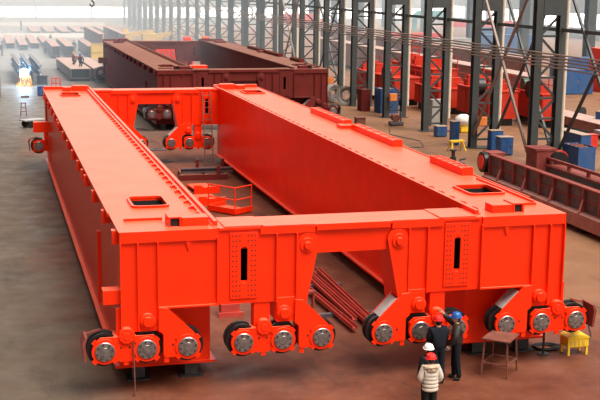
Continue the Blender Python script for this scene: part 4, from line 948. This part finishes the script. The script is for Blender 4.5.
    for s in 'lr':
        for n_, rr in (('hip', .11), ('kn', .086), ('an', .072)): TT[s + n_] = (*J[s + n_][:2], J[s + n_][2] - (.035 if n_ == 'an' else 0), rr)
        TE += [('pelvis', s + 'hip'), (s + 'hip', s + 'kn'), (s + 'kn', s + 'an')]
        a, t = J[s + 'an'], J[s + 'toe']
        SJ = {'pelvis': (a[0], a[1] + .03, .058, .06), 'mid': ((a[0] + t[0]) / 2, (a[1] + t[1]) / 2, .052, (.056, .054)), 'toe': (t[0], t[1] - .02, .045, (.052, .044))}
        skin_obj('shoe', SJ, [('pelvis', 'mid'), ('mid', 'toe')], shoe, r)
    skin_obj('trousers', TT, TE, trousers, r)
    if gloves:
        for s in gloves:
            GJ = {'pelvis': (*J[s + 'wr'][:3], .042), 'pm': (*J[s + 'pm'][:3], (.046, .032))}; GE = [('pelvis', 'pm')]
            for f in range(4):
                for q in 'abc': GJ[f'f{f}{q}'] = (*J[f'{s}f{f}{q}'][:3], .0125)
                GE += [('pm', f'f{f}a'), (f'f{f}a', f'f{f}b'), (f'f{f}b', f'f{f}c')]
            GJ['ta'] = (*J[s + 'ta'][:3], .015); GJ['tb'] = (*J[s + 'tb'][:3], .013); GE += [('pelvis', 'ta'), ('ta', 'tb')]
            skin_obj('glove', GJ, GE, 'glove', r)['label'] = 'white glove'
    return r
person('person in red helmet and navy work clothes facing the orange frame, seen from behind', (11.1, 27.2, 0), PI, 'hred', 'navy', 'navy',
       armL=((.24, -.06, 1.15), (.12, -.27, 1.08)), armR=((-.24, -.06, 1.15), (-.10, -.28, 1.10)), k=1.03, lean=.03, stride=.05, bulk=1.3)
person('person in blue helmet and dark leather jacket raising one arm, white glove', (11.70, 27.38, 0), math.radians(-108), 'hblue', 'brownj', 'navy',
       armR=((-.10, -.20, 1.55), (-.04, -.38, 1.74)), armL=((.27, -.06, 1.16), (.19, -.20, .93)), gloves='l', k=1.03, lean=.02, stride=-.06, bulk=1.3)
person('person in white helmet mostly hidden behind the one in cream jacket', (10.15, 25.45, 0), PI + .15, 'hwhite', 'navy', 'navy', k=.94)
person('person in red helmet and cream puffy jacket with fur hood, nearest the camera', (9.93, 24.75, 0), PI - .1, 'hred', 'whitej', 'dark',
       armL=((.28, .02, 1.14), (.20, -.12, .98)), armR=((-.28, .02, 1.14), (-.20, -.12, .98)), k=.94, puffy=True)
BG = 'workers in the hazy left background'
person('distant worker standing in the haze above the welding flash', (7.7, 165, 0), .6, 'hyellow', 'workblue', 'workblue', group=BG, k=1.05)
person('distant worker standing furthest back in the haze, far left', (6.6, 236, 0), 2.0, 'hred', 'workblue', 'workblue', group=BG, k=1.1)
person('distant worker raised above the white strip between two others', (9.4, 182.5, 0), 1.0, 'hyellow', 'workblue', 'workblue', group=BG, k=1.05)
person('distant worker standing right of the pale beams near the maroon plates', (11.6, 164, 0), 3.0, 'hred', 'workblue', 'workblue', group=BG, k=1.05)
person('distant dark worker at the very left edge of the photo', (1.9, 160, 0), 1.6, 'hblue', 'workblue', 'workblue', group=BG, k=1.08)
person('dark worker crouching on top of the larger brown box beam', (9.25, 122.4, 1.30), 2.4, 'hblue', 'navy', 'navy', group=BG, crouch=True, armL=((.25, -.2, .75), (.12, -.38, .55)), armR=((-.25, -.2, .75), (-.12, -.38, .55)))
person('worker with yellow helmet crouching behind another on the large brown beam', (8.75, 125.2, 1.30), 2.0, 'hyellow', 'rust', 'navy', group=BG, crouch=True, armL=((.25, -.2, .75), (.12, -.38, .55)), armR=((-.25, -.2, .75), (-.12, -.38, .55)))
person('welder bending over the bright arc at far left', (4.05, 115.5, 0), -1.2, 'hblue', 'navy', 'navy', lean=.12, armL=((.25, -.2, 1.2), (.1, -.4, 1.25)), armR=((-.25, -.2, 1.2), (-.1, -.42, 1.25)))
person('dark welder crouching beside the blue glow between the nearest columns', (40.6, 88.4, 0), 1.3, 'hblue', 'navy', 'navy', crouch=True, armL=((.25, -.2, .75), (.12, -.38, .8)), armR=((-.25, -.2, .75), (-.12, -.38, .8)))
a2 = MB().blob((0, 0, 0), 0.16, 12, 8).build('welding_arc', 'arc'); a2.location = (39.9, 86.0, 0.62); tag(a2, 'small bluish welding flash between the nearest columns', 'welding arc')

o = MB().box(-.5, .5, -.4, .4, .4, .47).box(-.4, -.3, -.3, .3, 0, .4).box(.3, .4, -.3, .3, 0, .4).build('welding_trestle', 'bare'); o.location = (39.9, 86.0, 0); tag(o, 'low dark trestle under the small welding flash between columns', 'trestle')
# ------------------------------------------------------------------ haze in the far half of the hall
# ------------------------------------------------------------------ light
w = bpy.data.worlds.new('World'); S.world = w; w.use_nodes = True
nt = w.node_tree; N = nt.nodes; L = nt.links
bg = N['Background']; tc = N.new('ShaderNodeTexCoord'); sp = N.new('ShaderNodeSeparateXYZ'); rp = N.new('ShaderNodeValToRGB')
L.new(tc.outputs['Generated'], sp.inputs[0]); L.new(sp.outputs['Z'], rp.inputs['Fac'])
rp.color_ramp.elements[0].position = 0.0; rp.color_ramp.elements[0].color = (1.55, 1.43, 1.28, 1)
rp.color_ramp.elements[1].position = 0.55; rp.color_ramp.elements[1].color = (0.75, 0.72, 0.68, 1)
mr = N.new('ShaderNodeMapRange'); mr.interpolation_type = 'SMOOTHSTEP'
for k_, v_ in (('From Min', -0.75), ('From Max', -0.05), ('To Min', 0.42), ('To Max', 1.0)): mr.inputs[k_].default_value = v_
L.new(sp.outputs['X'], mr.inputs['Value'])
vm = N.new('ShaderNodeVectorMath'); vm.operation = 'SCALE'
L.new(rp.outputs['Color'], vm.inputs[0]); L.new(mr.outputs[0], vm.inputs['Scale'])
L.new(vm.outputs[0], bg.inputs['Color']); bg.inputs['Strength'].default_value = 0.8
# welding haze hanging in the far half of the hall, thicker over the left side, below roof height
g_ = N.new('ShaderNodeNewGeometry'); sx_ = N.new('ShaderNodeSeparateXYZ'); L.new(g_.outputs['Position'], sx_.inputs[0])
def rng(sock, a_, b_, t0=0.0, t1=1.0):
    n_ = N.new('ShaderNodeMapRange')
    for k_, v_ in (('From Min', a_), ('From Max', b_), ('To Min', t0), ('To Max', t1)): n_.inputs[k_].default_value = v_
    L.new(sock, n_.inputs['Value']); return n_.outputs[0]
def mul(a_, b_):
    n_ = N.new('ShaderNodeMath'); n_.operation = 'MULTIPLY'; L.new(a_, n_.inputs[0])
    if isinstance(b_, float): n_.inputs[1].default_value = b_
    else: L.new(b_, n_.inputs[1])
    return n_.outputs[0]
dn = mul(mul(rng(sx_.outputs['Y'], 92, 112), rng(sx_.outputs['Y'], 267, 268, 1.0, 0.0)), rng(sx_.outputs['Z'], 11.5, 12.5, 1.0, 0.0))
dn = mul(mul(dn, rng(sx_.outputs['X'], 20, 34, 0.0088, 0.005)), mul(rng(sx_.outputs['X'], -14.2, -14), rng(sx_.outputs['X'], 109, 109.2, 1.0, 0.0)))
w.cycles.volume_step_size = 16.0; S.cycles.volume_max_steps = 40; S.cycles.volume_step_rate = 1.0
vs = N.new('ShaderNodeVolumeScatter'); vs.inputs['Color'].default_value = (0.72, 0.87, 1.0, 1)
L.new(dn, vs.inputs['Density']); L.new(vs.outputs[0], N['World Output'].inputs['Volume'])
sun = bpy.data.lights.new('skylight_sun', 'SUN'); sun.energy = 5.2; sun.angle = math.radians(45); sun.color = (1.0, 0.93, 0.84)
so = bpy.data.objects.new('skylight_sun', sun); COL.objects.link(so)
so.rotation_euler = Vector((-0.27, 0.43, -1.0)).to_track_quat('-Z', 'Y').to_euler()

# ------------------------------------------------------------------ camera
cam = bpy.data.cameras.new('camera'); co = bpy.data.objects.new('camera', cam); COL.objects.link(co); S.camera = co
f, pitch, yaw, roll, H = 1163.47, 0.1869, 0.2627, 0.0123, 10.36
cam.sensor_fit = 'HORIZONTAL'; cam.sensor_width = 36; cam.lens = f * 36 / 600; cam.clip_end = 1500; cam.clip_start = 0.5
cy, sy, cp, spp = math.cos(yaw), math.sin(yaw), math.cos(pitch), math.sin(pitch)
F = Vector((sy * cp, cy * cp, -spp)); Rr = Vector((cy, -sy, 0)); U = Rr.cross(F)
c, s_ = math.cos(roll), math.sin(roll); R2 = c * Rr + s_ * U; U2 = -s_ * Rr + c * U
mt = Matrix((R2, U2, -F)).transposed().to_4x4(); mt.translation = (0, 0, H); co.matrix_world = mt

S.view_settings.view_transform = 'Standard'; S.view_settings.look = 'None'; S.view_settings.gamma = 1; S.view_settings.use_curve_mapping = False
S.view_settings.exposure = 0.25
